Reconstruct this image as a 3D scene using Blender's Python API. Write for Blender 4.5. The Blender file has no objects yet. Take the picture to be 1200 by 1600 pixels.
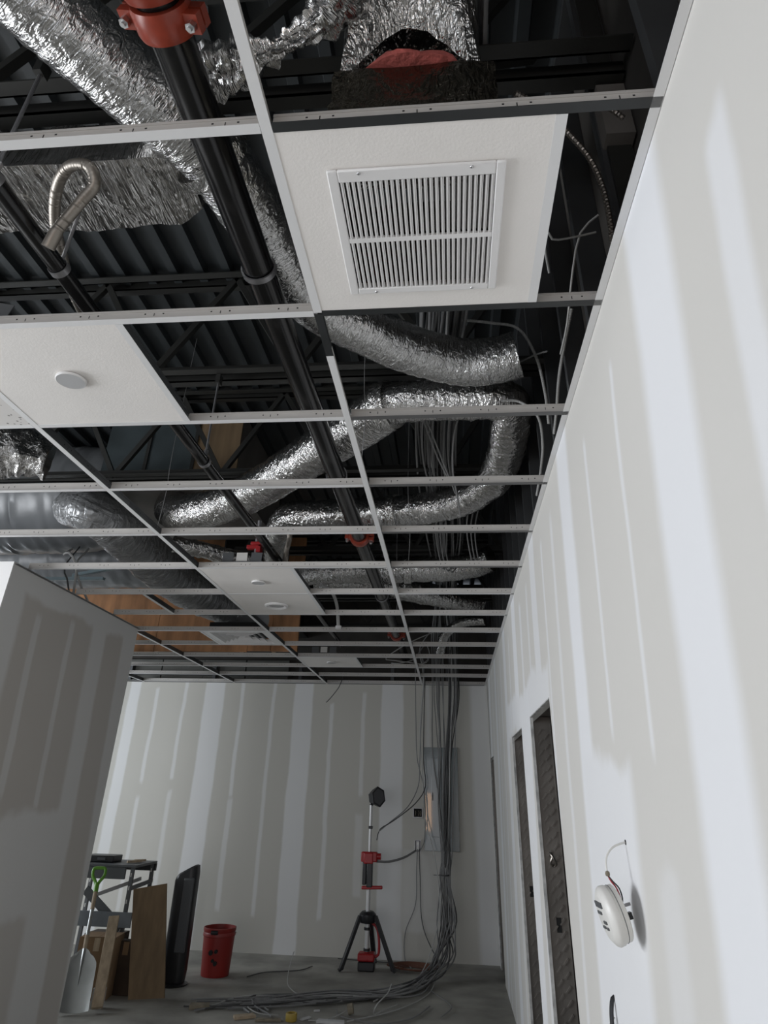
import bpy, bmesh, math, random
from mathutils import Vector, Matrix, noise

random.seed(7)
sc = bpy.context.scene
COL = sc.collection
G = 0.6096            # ceiling grid module (2 ft)
H = 2.74              # ceiling grid height
WX = 0.8036           # face of the long drywall
BY = 7.9957           # face of the end drywall
PX = -2.34            # face of the short partition
DECK = 4.05           # underside of the roof deck

# ------------------------------------------------------------------ camera
cam_d = bpy.data.cameras.new('camera')
cam = bpy.data.objects.new('camera', cam_d)
COL.objects.link(cam)
cR = Vector((0.99555109, 0.09117905, 0.02375745))
cU = Vector((0.02485973, -0.4973838, 0.86717435))
cF = Vector((-0.0908847, 0.86272576, 0.49743767))
m4 = Matrix((cR, cU, -cF)).transposed().to_4x4()
m4.translation = Vector((0.35463125, -0.8508312, 1.538252))
cam.matrix_world = m4
cam_d.sensor_fit = 'VERTICAL'
cam_d.sensor_height = 36.0
cam_d.sensor_width = 27.0
cam_d.lens = 1017.99 / 1600 * 36.0
cam_d.shift_y = -144.3 / 1600
cam_d.clip_start = 0.02
sc.camera = cam

# ------------------------------------------------------------------ light
world = bpy.data.worlds.new('world')
sc.world = world
world.use_nodes = True
wn = world.node_tree
wn.nodes['Background'].inputs[0].default_value = (0.80, 0.88, 1.0, 1)
wn.nodes['Background'].inputs[1].default_value = 1.0


def area(name, loc, target, sx, sy, power, color):
    d = bpy.data.lights.new(name, 'AREA')
    d.shape = 'RECTANGLE'
    d.size, d.size_y = sx, sy
    d.energy = power
    d.color = color
    o = bpy.data.objects.new(name, d)
    COL.objects.link(o)
    o.location = loc
    v = Vector(target) - Vector(loc)
    o.rotation_euler = v.to_track_quat('-Z', 'Y').to_euler()
    return o


area('window_daylight_side', (-6.35, 0.3, 1.35), (0.0, 0.6, 1.35), 2.8, 2.3, 330, (0.93, 0.96, 1.0))
area('window_daylight_front', (-2.6, -4.35, 1.3), (-2.6, 2.0, 1.45), 5.6, 2.3, 55, (0.95, 0.97, 1.0))
area('window_daylight_rear', (-6.35, 6.4, 2.05), (0.0, 6.6, 2.0), 2.4, 1.1, 86, (0.86, 0.93, 1.0))

area('low_sun_glow', (-.35, -4.32, 1.12), (-.35, 2.0, 1.5), .22, .9, 7, (1.0, 0.55, 0.26))

sc.view_settings.view_transform = 'Standard'
sc.view_settings.look = 'None'
sc.view_settings.gamma = 1.0
sc.view_settings.use_curve_mapping = False
sc.view_settings.exposure = 0.0

# ------------------------------------------------------------------ helpers
WLOC = {}


class MB:
    """collects simple shapes in world coordinates, links them as one mesh object"""

    def __init__(self):
        self.bm = bmesh.new()
        self.mi = 0

    def _faces(self, geom):
        for f in geom:
            if isinstance(f, bmesh.types.BMFace):
                f.material_index = self.mi

    def quad(self, pts):
        vs = [self.bm.verts.new(p) for p in pts]
        f = self.bm.faces.new(vs)
        f.material_index = self.mi
        return f

    def box(self, lo, hi, rot=None, piv=None):
        (x0, y0, z0), (x1, y1, z1) = lo, hi
        v = [Vector(p) for p in ((x0, y0, z0), (x1, y0, z0), (x1, y1, z0), (x0, y1, z0),
                                 (x0, y0, z1), (x1, y0, z1), (x1, y1, z1), (x0, y1, z1))]
        if rot is not None:
            pv = Vector(piv) if piv is not None else (v[0] + v[6]) / 2
            v = [rot @ (p - pv) + pv for p in v]
        self.hexa(v)
        return self

    def hexa(self, v):
        b = [self.bm.verts.new(p) for p in v]
        for f in ((0, 3, 2, 1), (4, 5, 6, 7), (0, 1, 5, 4), (1, 2, 6, 5), (2, 3, 7, 6), (3, 0, 4, 7)):
            fc = self.bm.faces.new([b[i] for i in f])
            fc.material_index = self.mi

    def bar(self, p0, p1, w, h, up=(0, 0, 1)):
        p0, p1 = Vector(p0), Vector(p1)
        d = (p1 - p0).normalized()
        u = Vector(up)
        s = d.cross(u)
        if s.length < 1e-4:
            s = d.cross(Vector((1, 0, 0)))
        s.normalize()
        u = s.cross(d)
        a, b = s * w / 2, u * h / 2
        self.hexa([p0 - a - b, p0 + a - b, p1 + a - b, p1 - a - b, p0 - a + b, p0 + a + b, p1 + a + b, p1 - a + b])
        return self

    def cyl(self, p0, p1, r0, r1=None, n=16, cap=True):
        r1 = r0 if r1 is None else r1
        p0, p1 = Vector(p0), Vector(p1)
        d = (p1 - p0).normalized()
        s = d.orthogonal().normalized()
        t = d.cross(s)
        A, B = [], []
        for i in range(n):
            a = 2 * math.pi * i / n
            c = s * math.cos(a) + t * math.sin(a)
            A.append(self.bm.verts.new(p0 + c * r0))
            B.append(self.bm.verts.new(p1 + c * r1))
        for i in range(n):
            j = (i + 1) % n
            f = self.bm.faces.new((A[i], A[j], B[j], B[i]))
            f.material_index = self.mi
            f.smooth = True
        if cap:
            for ring in (A[::-1], B):
                f = self.bm.faces.new(ring)
                f.material_index = self.mi
        return self

    def lathe(self, prof, origin, axis=(0, 0, 1), n=24, close=False):
        o = Vector(origin)
        d = Vector(axis).normalized()
        s = d.orthogonal().normalized()
        t = d.cross(s)
        rings = []
        for r, h in prof:
            rings.append([self.bm.verts.new(o + d * h + (s * math.cos(2 * math.pi * i / n) + t * math.sin(2 * math.pi * i / n)) * max(r, 1e-4)) for i in range(n)])
        pairs = list(zip(rings, rings[1:]))
        if close:
            pairs.append((rings[-1], rings[0]))
        for A, B in pairs:
            for i in range(n):
                j = (i + 1) % n
                f = self.bm.faces.new((A[i], A[j], B[j], B[i]))
                f.material_index = self.mi
                f.smooth = True
        return self

    def tube(self, pts, r, n=8, step=None, rfun=None):
        pts = smooth_path(pts, step) if step else [Vector(p) for p in pts]
        T = tangents(pts)
        s = T[0].orthogonal().normalized()
        rings = []
        for i, (p, t) in enumerate(zip(pts, T)):
            s = (s - t * s.dot(t)).normalized()
            u = t.cross(s)
            rr = r if rfun is None else r * rfun(i / max(1, len(pts) - 1))
            rings.append([self.bm.verts.new(p + (s * math.cos(2 * math.pi * k / n) + u * math.sin(2 * math.pi * k / n)) * rr) for k in range(n)])
        for A, B in zip(rings, rings[1:]):
            for i in range(n):
                j = (i + 1) % n
                f = self.bm.faces.new((A[i], A[j], B[j], B[i]))
                f.material_index = self.mi
                f.smooth = True
        for ring in (rings[0][::-1], rings[-1]):
            f = self.bm.faces.new(ring)
            f.material_index = self.mi
        return self

    def prism(self, poly, ext):
        """polygon (list of 3-D points) extruded by the vector ext"""
        e = Vector(ext)
        a = [self.bm.verts.new(Vector(p)) for p in poly]
        b = [self.bm.verts.new(Vector(p) + e) for p in poly]
        n = len(a)
        fs = [self.bm.faces.new(a[::-1]), self.bm.faces.new(b)]
        for i in range(n):
            j = (i + 1) % n
            fs.append(self.bm.faces.new((a[i], a[j], b[j], b[i])))
        for f in fs:
            f.material_index = self.mi
        return self

    def build(self, name, mats, parent=None, bevel=0.0, smooth=False):
        off = Vector((0, 0, 0))
        if parent is not None:
            off = WLOC.get(parent.name, Vector((0, 0, 0)))
        if off.length:
            bmesh.ops.translate(self.bm, verts=self.bm.verts, vec=-off)
        bmesh.ops.recalc_face_normals(self.bm, faces=self.bm.faces)
        me = bpy.data.meshes.new(name)
        self.bm.to_mesh(me)
        self.bm.free()
        if not isinstance(mats, (list, tuple)):
            mats = [mats]
        for m in mats:
            me.materials.append(m)
        me.set_sharp_from_angle(angle=math.radians(38))
        if smooth:
            for p in me.polygons:
                p.use_smooth = True
        o = bpy.data.objects.new(name, me)
        COL.objects.link(o)
        if parent is not None:
            o.parent = parent
            WLOC[o.name] = off
        if bevel:
            b = o.modifiers.new('edge', 'BEVEL')
            b.width = bevel
            b.segments = 2
            b.limit_method = 'ANGLE'
        return o


def smooth_path(pts, step):
    P = [Vector(p) for p in pts]
    if len(P) == 2:
        n = max(1, int((P[1] - P[0]).length / step))
        return [P[0].lerp(P[1], i / n) for i in range(n + 1)]
    Q = [P[0] * 2 - P[1]] + P + [P[-1] * 2 - P[-2]]
    out = []
    for i in range(1, len(Q) - 2):
        a, b, c, d = Q[i - 1:i + 3]
        n = max(2, int((c - b).length / step))
        for k in range(n):
            t = k / n
            out.append(0.5 * ((2 * b) + (c - a) * t + (2 * a - 5 * b + 4 * c - d) * t * t + (3 * b - a - 3 * c + d) * t ** 3))
    out.append(P[-1])
    return out


def tangents(pts):
    T = []
    for i in range(len(pts)):
        a = pts[max(0, i - 1)]
        b = pts[min(len(pts) - 1, i + 1)]
        v = b - a
        T.append(v.normalized() if v.length > 1e-9 else Vector((0, 0, 1)))
    return T


def tag(o, label=None, cat=None, group=None, kind=None):
    if label:
        o['label'] = label
    if cat:
        o['category'] = cat
    if group:
        o['group'] = group
    if kind:
        o['kind'] = kind
    return o


def thing(name, loc, label, cat, group=None):
    o = bpy.data.objects.new(name, None)
    o.empty_display_size = 0.05
    COL.objects.link(o)
    o.location = loc
    WLOC[o.name] = Vector(loc)
    return tag(o, label, cat, group)


# ------------------------------------------------------------------ materials
def nt_of(name):
    m = bpy.data.materials.new(name)
    m.use_nodes = True
    return m, m.node_tree, m.node_tree.nodes['Principled BSDF']


def mat(name, col, rough=0.5, metal=0.0, spec=0.5, var=0.0, vscale=8.0, bump=0.0, bscale=40.0, stretch=(1, 1, 1), coat=0.0):
    m, t, b = nt_of(name)
    b.inputs['Base Color'].default_value = (*col, 1)
    b.inputs['Roughness'].default_value = rough
    b.inputs['Metallic'].default_value = metal
    b.inputs['Specular IOR Level'].default_value = spec
    b.inputs['Coat Weight'].default_value = coat
    tc = t.nodes.new('ShaderNodeTexCoord')
    mp = t.nodes.new('ShaderNodeMapping')
    mp.inputs['Scale'].default_value = stretch
    t.links.new(tc.outputs['Object'], mp.inputs[0])
    if var:
        nz = t.nodes.new('ShaderNodeTexNoise')
        nz.inputs['Scale'].default_value = vscale
        nz.inputs['Detail'].default_value = 6
        t.links.new(mp.outputs[0], nz.inputs['Vector'])
        cr = t.nodes.new('ShaderNodeValToRGB')
        cr.color_ramp.elements[0].position = 0.3
        cr.color_ramp.elements[1].position = 0.7
        cr.color_ramp.elements[0].color = (*[max(0, c * (1 - var)) for c in col], 1)
        cr.color_ramp.elements[1].color = (*[min(1, c * (1 + var)) for c in col], 1)
        t.links.new(nz.outputs[0], cr.inputs[0])
        t.links.new(cr.outputs[0], b.inputs['Base Color'])
    if bump:
        n2 = t.nodes.new('ShaderNodeTexNoise')
        n2.inputs['Scale'].default_value = bscale
        n2.inputs['Detail'].default_value = 4
        t.links.new(mp.outputs[0], n2.inputs['Vector'])
        bp = t.nodes.new('ShaderNodeBump')
        bp.inputs['Strength'].default_value = bump
        bp.inputs['Distance'].default_value = 0.01
        t.links.new(n2.outputs[0], bp.inputs['Height'])
        t.links.new(bp.outputs[0], b.inputs['Normal'])
    return m


def foil_mat(name, col, rough, uv=True, strength=0.8, k=1.0, s1=(70, 22, 22), s2=(26, 26, 26), metal=1.0):
    """metallised film: creases that run round the sleeve (uv) or crumple at random"""
    m, t, b = nt_of(name)
    N, L = t.nodes, t.links
    b.inputs['Base Color'].default_value = (*col, 1)
    b.inputs['Metallic'].default_value = metal
    b.inputs['Roughness'].default_value = rough
    tc = N.new('ShaderNodeTexCoord')
    src = tc.outputs['UV'] if uv else tc.outputs['Object']

    def layer(scale, detail, dist):
        mp = N.new('ShaderNodeMapping')
        mp.inputs['Scale'].default_value = scale
        L.new(src, mp.inputs[0])
        n = N.new('ShaderNodeTexNoise')
        n.inputs['Scale'].default_value = 1.0
        n.inputs['Detail'].default_value = detail
        n.inputs['Distortion'].default_value = dist
        L.new(mp.outputs[0], n.inputs['Vector'])
        return n.outputs[0]

    if uv:
        a = layer((75 * k, 13 * k, 1), 3, 0.6)
        c = layer((24 * k, 20 * k, 1), 2, 1.0)
    else:
        a = layer([q * k for q in s1], 3, 0.8)
        c = layer([q * k for q in s2], 2, 1.0)
    # ridged creases
    ab = N.new('ShaderNodeMath')
    ab.operation = 'SUBTRACT'
    L.new(a, ab.inputs[0])
    ab.inputs[1].default_value = 0.5
    ab2 = N.new('ShaderNodeMath')
    ab2.operation = 'ABSOLUTE'
    L.new(ab.outputs[0], ab2.inputs[0])
    ad = N.new('ShaderNodeMath')
    ad.operation = 'MULTIPLY_ADD'
    ad.inputs[1].default_value = 0.9
    L.new(c, ad.inputs[0])
    L.new(ab2.outputs[0], ad.inputs[2])
    bp = N.new('ShaderNodeBump')
    bp.inputs['Strength'].default_value = strength
    bp.inputs['Distance'].default_value = 0.016 / k
    L.new(ad.outputs[0], bp.inputs['Height'])
    L.new(bp.outputs[0], b.inputs['Normal'])
    return m


def wall_mat(name, axis, shear, zref, paper, mud, bands, wob=0.05):
    """drywall: paper face with taped, filled joints; bands = (a0, a1, z0, z1, soft, value)"""
    m, t, b = nt_of(name)
    N, L = t.nodes, t.links
    b.inputs['Roughness'].default_value = 0.75
    b.inputs['Specular IOR Level'].default_value = 0.25
    tc = N.new('ShaderNodeTexCoord')
    sp = N.new('ShaderNodeSeparateXYZ')
    L.new(tc.outputs['Object'], sp.inputs[0])
    nz = N.new('ShaderNodeTexNoise')
    nz.inputs['Scale'].default_value = 2.2
    nz.inputs['Detail'].default_value = 5
    L.new(tc.outputs['Object'], nz.inputs['Vector'])

    def math_(op, a, bb, c=None):
        n = N.new('ShaderNodeMath')
        n.operation = op
        for i, x in enumerate((a, bb, c)):
            if x is None:
                continue
            if isinstance(x, (int, float)):
                n.inputs[i].default_value = x
            else:
                L.new(x, n.inputs[i])
        return n.outputs[0]

    a = sp.outputs['XYZ'.index(axis)]
    z = sp.outputs[2]
    a = math_('MULTIPLY_ADD', math_('SUBTRACT', z, zref), shear, a)
    a = math_('MULTIPLY_ADD', math_('SUBTRACT', nz.outputs[0], 0.5), wob, a)
    zz = math_('MULTIPLY_ADD', math_('SUBTRACT', nz.outputs[0], 0.5), 0.25, z)

    def step(x, e, s, up=True):
        n = N.new('ShaderNodeMapRange')
        n.interpolation_type = 'SMOOTHSTEP'
        n.inputs['From Min'].default_value = e - s
        n.inputs['From Max'].default_value = e + s
        n.inputs['To Min'].default_value = 0 if up else 1
        n.inputs['To Max'].default_value = 1 if up else 0
        L.new(x, n.inputs['Value'])
        return n.outputs[0]

    fac = 0.0
    for (a0, a1, z0, z1, s, val) in bands:
        k = math_('MULTIPLY', step(a, a0, s), step(a, a1, s, False))
        if z0 is not None:
            k = math_('MULTIPLY', k, step(zz, z0, 0.03))
        if z1 is not None:
            k = math_('MULTIPLY', k, step(zz, z1, 0.03, False))
        n = N.new('ShaderNodeMix')
        L.new(k, n.inputs[0])
        if isinstance(fac, float):
            n.inputs[2].default_value = fac
        else:
            L.new(fac, n.inputs[2])
        n.inputs[3].default_value = val
        fac = n.outputs[0]
    n3 = N.new('ShaderNodeTexNoise')
    n3.inputs['Scale'].default_value = 1.3
    n3.inputs['Detail'].default_value = 6
    L.new(tc.outputs['Object'], n3.inputs['Vector'])
    fac = math_('MULTIPLY_ADD', math_('SUBTRACT', n3.outputs[0], 0.5), 0.25, fac)
    mx = N.new('ShaderNodeMix')
    mx.data_type = 'RGBA'
    mx.clamp_factor = True
    L.new(fac, mx.inputs[0])
    mx.inputs[6].default_value = (*paper, 1)
    mx.inputs[7].default_value = (*mud, 1)
    L.new(mx.outputs[2], b.inputs['Base Color'])
    n4 = N.new('ShaderNodeTexNoise')
    n4.inputs['Scale'].default_value = 60
    L.new(tc.outputs['Object'], n4.inputs['Vector'])
    bp = N.new('ShaderNodeBump')
    bp.inputs['Strength'].default_value = 0.06
    bp.inputs['Distance'].default_value = 0.004
    L.new(n4.outputs[0], bp.inputs['Height'])
    L.new(bp.outputs[0], b.inputs['Normal'])
    return m


PAPER = (0.60, 0.585, 0.555)
MUD = (0.735, 0.74, 0.757)
Zb = None
right_bands = [
    (-0.05, 0.04, None, 2.52, 0.02, 0.75), (-0.9, -0.55, None, None, 0.03, 0.9), (-1.6, -1.5, None, None, 0.02, .6),
    (0.25, 0.51, None, None, 0.04, 1.0), (0.70, 0.86, None, 1.40, 0.04, 0.35),
    (0.757, 0.787, 1.60, 2.55, 0.012, 0.7), (1.165, 1.20, 1.72, 2.52, 0.012, 0.7),
    (1.49, 1.715, None, None, 0.035, 0.95), (1.02, 1.66, None, 1.66, 0.05, 0.85),
    (1.97, 2.03, None, 2.6, 0.02, 0.6), (2.32, 2.37, None, 2.6, 0.015, 0.7), (2.64, 2.86, None, None, 0.02, 0.8),
    (3.05, 3.13, None, 2.6, 0.02, 0.6), (3.46, 3.56, None, 2.6, 0.02, 0.7), (3.86, 4.12, None, None, 0.02, 0.9),
    (2.40, 4.9, 1.90, 2.12, 0.05, 0.8), (3.30, 3.86, None, 2.1, 0.03, 0.85),
    (4.45, 4.53, None, 2.55, 0.02, 0.6), (4.85, 5.10, None, None, 0.02, 0.85), (5.45, 5.53, None, 2.6, 0.02, .6),
    (5.9, 5.98, None, 2.5, 0.02, .6), (6.2, 6.42, None, None, 0.02, .8), (6.85, 6.92, None, None, 0.02, .6), (7.3, 7.6, None, None, 0.03, .7)]
back_bands = [
    (-5.05, -4.8, None, None, .02, 1), (-4.4, -4.36, .3, None, .012, .8),
    (-3.83, -3.69, None, None, 0.015, 0.95), (-3.48, -3.435, 1.58, 2.66, 0.012, 0.75), (-3.48, -3.435, .3, 1.45, 0.012, 0.7),
    (-3.10, -3.055, 1.62, None, 0.012, 0.75), (-3.10, -3.05, .3, 1.48, 0.015, 0.6),
    (-2.81, -2.55, None, None, 0.015, 1.0), (-2.335, -2.29, 1.45, None, 0.012, 0.85), (-2.34, -2.28, .35, 1.43, 0.012, 0.7),
    (-1.92, -1.875, .3, None, 0.012, 0.75), (-1.63, -1.385, None, None, 0.015, 1.0),
    (-1.165, -1.117, 0.35, 2.5, 0.012, 0.8), (-0.76, -0.71, 1.5, 2.6, 0.012, 0.7), (-0.79, -0.70, 0.5, 1.32, 0.02, 0.5),
    (-0.51, -0.235, None, None, 0.015, 0.95), (0.05, .10, .4, None, .02, .6), (.60, .82, None, None, .04, .9), (-.25, .3, .25, 1.0, .1, .4)]
part_bands = [
    (2.8, 5.0, None, None, 0.01, 1.0),
    (3.10, 4.02, 1.38, 2.57, 0.03, 0.1), (3.27, 3.34, 1.45, 2.49, 0.012, 0.8), (3.69, 3.75, 1.4, 2.52, 0.012, 0.8),
    (4.24, 4.53, None, 2.58, 0.025, 0.1), (3.2, 3.88, None, 0.80, 0.04, 0.25)]

M = {}
M['wall_r'] = wall_mat('drywall_long_wall', 'Y', 0.2, 1.9, PAPER, MUD, right_bands)
M['wall_b'] = wall_mat('drywall_end_wall', 'X', 0.0, 2.0, (0.56, 0.545, 0.50), (0.74, 0.74, 0.735), back_bands)
M['wall_p'] = wall_mat('drywall_partition', 'Y', 0.1, 2.5, (0.55, 0.52, 0.48), (0.70, 0.695, 0.68), part_bands)
M['drywall_plain'] = mat('drywall_plain', (0.72, 0.72, 0.71), 0.8, var=0.05, vscale=3)
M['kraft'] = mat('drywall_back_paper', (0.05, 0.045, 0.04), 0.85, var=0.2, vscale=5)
M['end_lit'] = mat('lit_end_face', (0.85, 0.84, 0.83), 0.7)  # whiter than the partition: window light on its end put into the colour
M['floor'] = mat('concrete_floor', (0.30, 0.29, 0.26), 0.65, var=0.35, vscale=2.4, bump=0.15, bscale=25)
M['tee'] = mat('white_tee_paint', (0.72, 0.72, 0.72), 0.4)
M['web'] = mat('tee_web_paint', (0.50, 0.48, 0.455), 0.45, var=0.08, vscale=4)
M['hole'] = mat('punched_hole', (0.01, 0.01, 0.01), 0.9)
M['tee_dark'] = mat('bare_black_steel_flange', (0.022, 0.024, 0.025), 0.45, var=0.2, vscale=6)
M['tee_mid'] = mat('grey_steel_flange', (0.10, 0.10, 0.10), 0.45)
M['panel'] = mat('vinyl_faced_panel', (0.80, 0.772, 0.742), 0.6, var=0.025, vscale=5, bump=0.07, bscale=160)
M['grille'] = mat('white_enamel', (0.74, 0.73, 0.725), 0.35)
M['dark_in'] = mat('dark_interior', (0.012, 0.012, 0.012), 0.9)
M['disc'] = mat('frosted_lens', (0.42, 0.42, 0.425), 0.5)
M['foil'] = foil_mat('silver_foil', (0.56, 0.555, 0.545), 0.17, True, 1.0, 1.35)
M['foil_fine'] = foil_mat('silver_foil_fine', (0.58, 0.58, 0.575), 0.24, True, 0.8, 1.5)
M['foil_flat'] = foil_mat('silver_foil_sheet', (0.60, 0.595, 0.58), 0.20, False, 0.9)
M['foil_wrap'] = foil_mat('silver_foil_wrapping', (0.50, 0.49, 0.475), 0.2, False, 0.8, 1.0, (60, 7, 7), (12, 10, 10))
M['foil_dark'] = foil_mat('smoked_film', (0.17, 0.155, 0.125), 0.22, False, 0.6, .7)
M['flex_grey'] = foil_mat('grey_duct_film', (0.27, 0.275, 0.28), 0.30, True, 0.8, .55, metal=0.45)
M['trunk_grey'] = mat('grey_trunk_film', (0.17, 0.178, 0.185), 0.38, spec=0.5, bump=0.12, bscale=9, var=0.12, vscale=4)
M['unit'] = mat('galvanised_plenum', (0.19, 0.175, 0.16), 0.5, metal=0.3, var=0.25, vscale=3)
M['unit_blue'] = mat('blue_grey_metal', (0.055, 0.07, 0.075), 0.45, metal=0.2, var=0.3, vscale=3)
M['pink'] = mat('pink_insulation', (0.42, 0.10, 0.085), 0.95, var=0.3, vscale=18, bump=1.0, bscale=45)
M['pipe'] = mat('black_pipe', (0.006, 0.006, 0.0065), 0.2, spec=0.5)
M['red'] = mat('red_coupling', (0.30, 0.044, 0.022), 0.33, var=0.15, vscale=30)
M['zinc'] = mat('zinc_bolt', (0.55, 0.55, 0.56), 0.3, metal=1.0)
M['galv'] = mat('galvanised_rod', (0.30, 0.30, 0.31), 0.4, metal=0.8)
M['bronze'] = mat('stainless_braid', (0.27, 0.245, 0.215), 0.42, metal=0.75)
M['deck'] = mat('roof_deck', (0.026, 0.030, 0.032), 0.5, var=0.2, vscale=2)
M['joist'] = mat('joist_steel', (0.018, 0.018, 0.016), 0.55, var=0.2, vscale=4)
M['stud'] = mat('steel_stud', (0.12, 0.125, 0.13), 0.4, metal=0.7, var=0.15, vscale=4)
M['jamb'] = mat('dusty_steel_stud', (0.20, 0.19, 0.175), 0.38, metal=0.7, var=0.25, vscale=3)
M['mudrag'] = mat('ragged_gypsum_edge', (0.42, 0.42, 0.41), 0.9, var=0.3, vscale=20)
M['cable'] = mat('grey_cable', (0.20, 0.20, 0.20), 0.5)
M['cable_l'] = mat('pale_cable', (0.40, 0.40, 0.39), 0.5)
M['cable_d'] = mat('dark_cable', (0.06, 0.06, 0.06), 0.5)
M['bx'] = mat('armoured_cable_metal', (0.22, 0.20, 0.18), 0.4, metal=0.9)
M['strut'] = mat('pale_blue_strut', (0.26, 0.34, 0.37), 0.4)
M['plastic_k'] = mat('black_plastic', (0.015, 0.015, 0.017), 0.4)
M['plastic_g'] = mat('grey_plastic', (0.09, 0.095, 0.10), 0.45)
M['plastic_w'] = mat('white_plastic', (0.68, 0.67, 0.64), 0.4)
M['red_pl'] = mat('red_plastic', (0.36, 0.014, 0.018), 0.4)
M['bucket'] = mat('red_bucket', (0.25, 0.018, 0.014), 0.45, var=0.1, vscale=5)
M['steel'] = mat('satin_aluminium', (0.62, 0.62, 0.62), 0.38, metal=0.55)
M['lens'] = mat('lamp_lens', (0.10, 0.10, 0.105), 0.2)
M['green'] = mat('green_handle', (0.14, 0.36, 0.035), 0.4)
M['scoop'] = mat('dull_aluminium', (0.45, 0.46, 0.45), 0.35, metal=0.8, var=0.1)
M['card'] = mat('cardboard', (0.26, 0.165, 0.09), 0.85, var=0.15, vscale=6)
M['card_d'] = mat('dark_cardboard', (0.06, 0.04, 0.028), 0.85, var=0.2)
M['paper'] = mat('white_paper', (0.55, 0.55, 0.55), 0.8)
M['timber'] = mat('pale_timber', (0.42, 0.33, 0.23), 0.75, var=0.2, vscale=5, stretch=(6, 6, 0.6))
M['board'] = mat('brown_board', (0.17, 0.115, 0.062), 0.75, var=0.2, vscale=4, stretch=(5, 5, 0.5))
M['ply'] = mat('plywood', (0.50, 0.25, 0.12), 0.7, var=0.35, vscale=3, stretch=(3, 1, 0.7))
M['block'] = mat('grey_backing_board', (0.11, 0.11, 0.10), 0.8, var=0.2, vscale=3)
M['elec'] = mat('panel_enamel', (0.16, 0.19, 0.195), 0.25, coat=0.4)
M['yellow'] = mat('yellow_tape', (0.38, 0.27, 0.05), 0.5)
M['orange'] = mat('orange_cord', (0.16, 0.065, 0.04), 0.7)
M['brown_rag'] = mat('dusty_debris', (0.22, 0.19, 0.14), 0.9, var=0.3, vscale=20)


def fissure(m):
    t = m.node_tree
    b = t.nodes['Principled BSDF']
    tc = t.nodes.new('ShaderNodeTexCoord')
    v = t.nodes.new('ShaderNodeTexVoronoi')
    v.inputs['Scale'].default_value = 45
    t.links.new(tc.outputs['Object'], v.inputs['Vector'])
    cr = t.nodes.new('ShaderNodeValToRGB')
    cr.color_ramp.elements[0].position = 0.16
    cr.color_ramp.elements[0].color = (0.22, 0.21, 0.20, 1)
    cr.color_ramp.elements[1].position = 0.24
    cr.color_ramp.elements[1].color = (0.66, 0.64, 0.62, 1)
    t.links.new(v.outputs['Distance'], cr.inputs[0])
    t.links.new(cr.outputs[0], b.inputs['Base Color'])
    return m


M['fissured'] = fissure(mat('fissured_tile', (0.7, 0.68, 0.66), 0.8))

# ------------------------------------------------------------------ shell
XL, YF, XE, YE = -6.5, -4.5, 3.2, 8.3       # outer room limits


def struct(name, mb, m, parent=None):
    o = mb.build(name, m, parent)
    if parent is None:
        o['kind'] = 'structure'
    return o


struct('floor', MB().box((XL - .15, YF - .15, -0.12), (XE, YE + .1, 0.0)), M['floor'])

# long wall with three door openings: (y0, y1, header z)
OPEN = [(2.42, 3.276, 1.937), (3.815, 4.588, 1.925), (7.176, 7.80, 1.92)]


def wall_sheet(x0, x1, ztop, ya=-4.5, yb=8.12):
    mb = MB()
    y = ya
    for (a, b, h) in OPEN:
        mb.box((x0, y, 0), (x1, a, ztop))
        mb.box((x0, a, h), (x1, b, ztop))
        y = b
    mb.box((x0, y, 0), (x1, yb, ztop))
    return mb


wr = struct('wall_right', wall_sheet(WX, WX + .016, 2.762), M['wall_r'])
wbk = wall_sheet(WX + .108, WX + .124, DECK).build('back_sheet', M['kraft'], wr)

stud_src = None


def stud_mesh(z0, z1):
    mb = MB()
    x0, x1 = WX + .018, WX + .106
    mb.box((x0, -.0006, z0), (x1, .0006, z1))
    for x in (x0, x1):
        mb.box((x - .0006, 0, z0), (x + .0006, .034, z1))
    for x, s in ((x0, 1), (x1, -1)):
        mb.box((min(x, x + s * .008), .033, z0), (max(x, x + s * .008), .0342, z1))
    return mb


ys = [-1.2 + .406 * i for i in range(23)]
for i, y in enumerate(ys):
    if stud_src is None:
        o = stud_mesh(2.60, DECK).build('stud', M['stud'], wr)
        stud_src = o
    else:
        o = stud_src.copy()
        COL.objects.link(o)
    o.location = (0, y, 0)
# top and mid tracks in the stud row
MB().box((WX + .017, -4.5, DECK - .035), (WX + .107, 8.1, DECK - .001)).build('top_track', M['stud'], wr)

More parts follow.
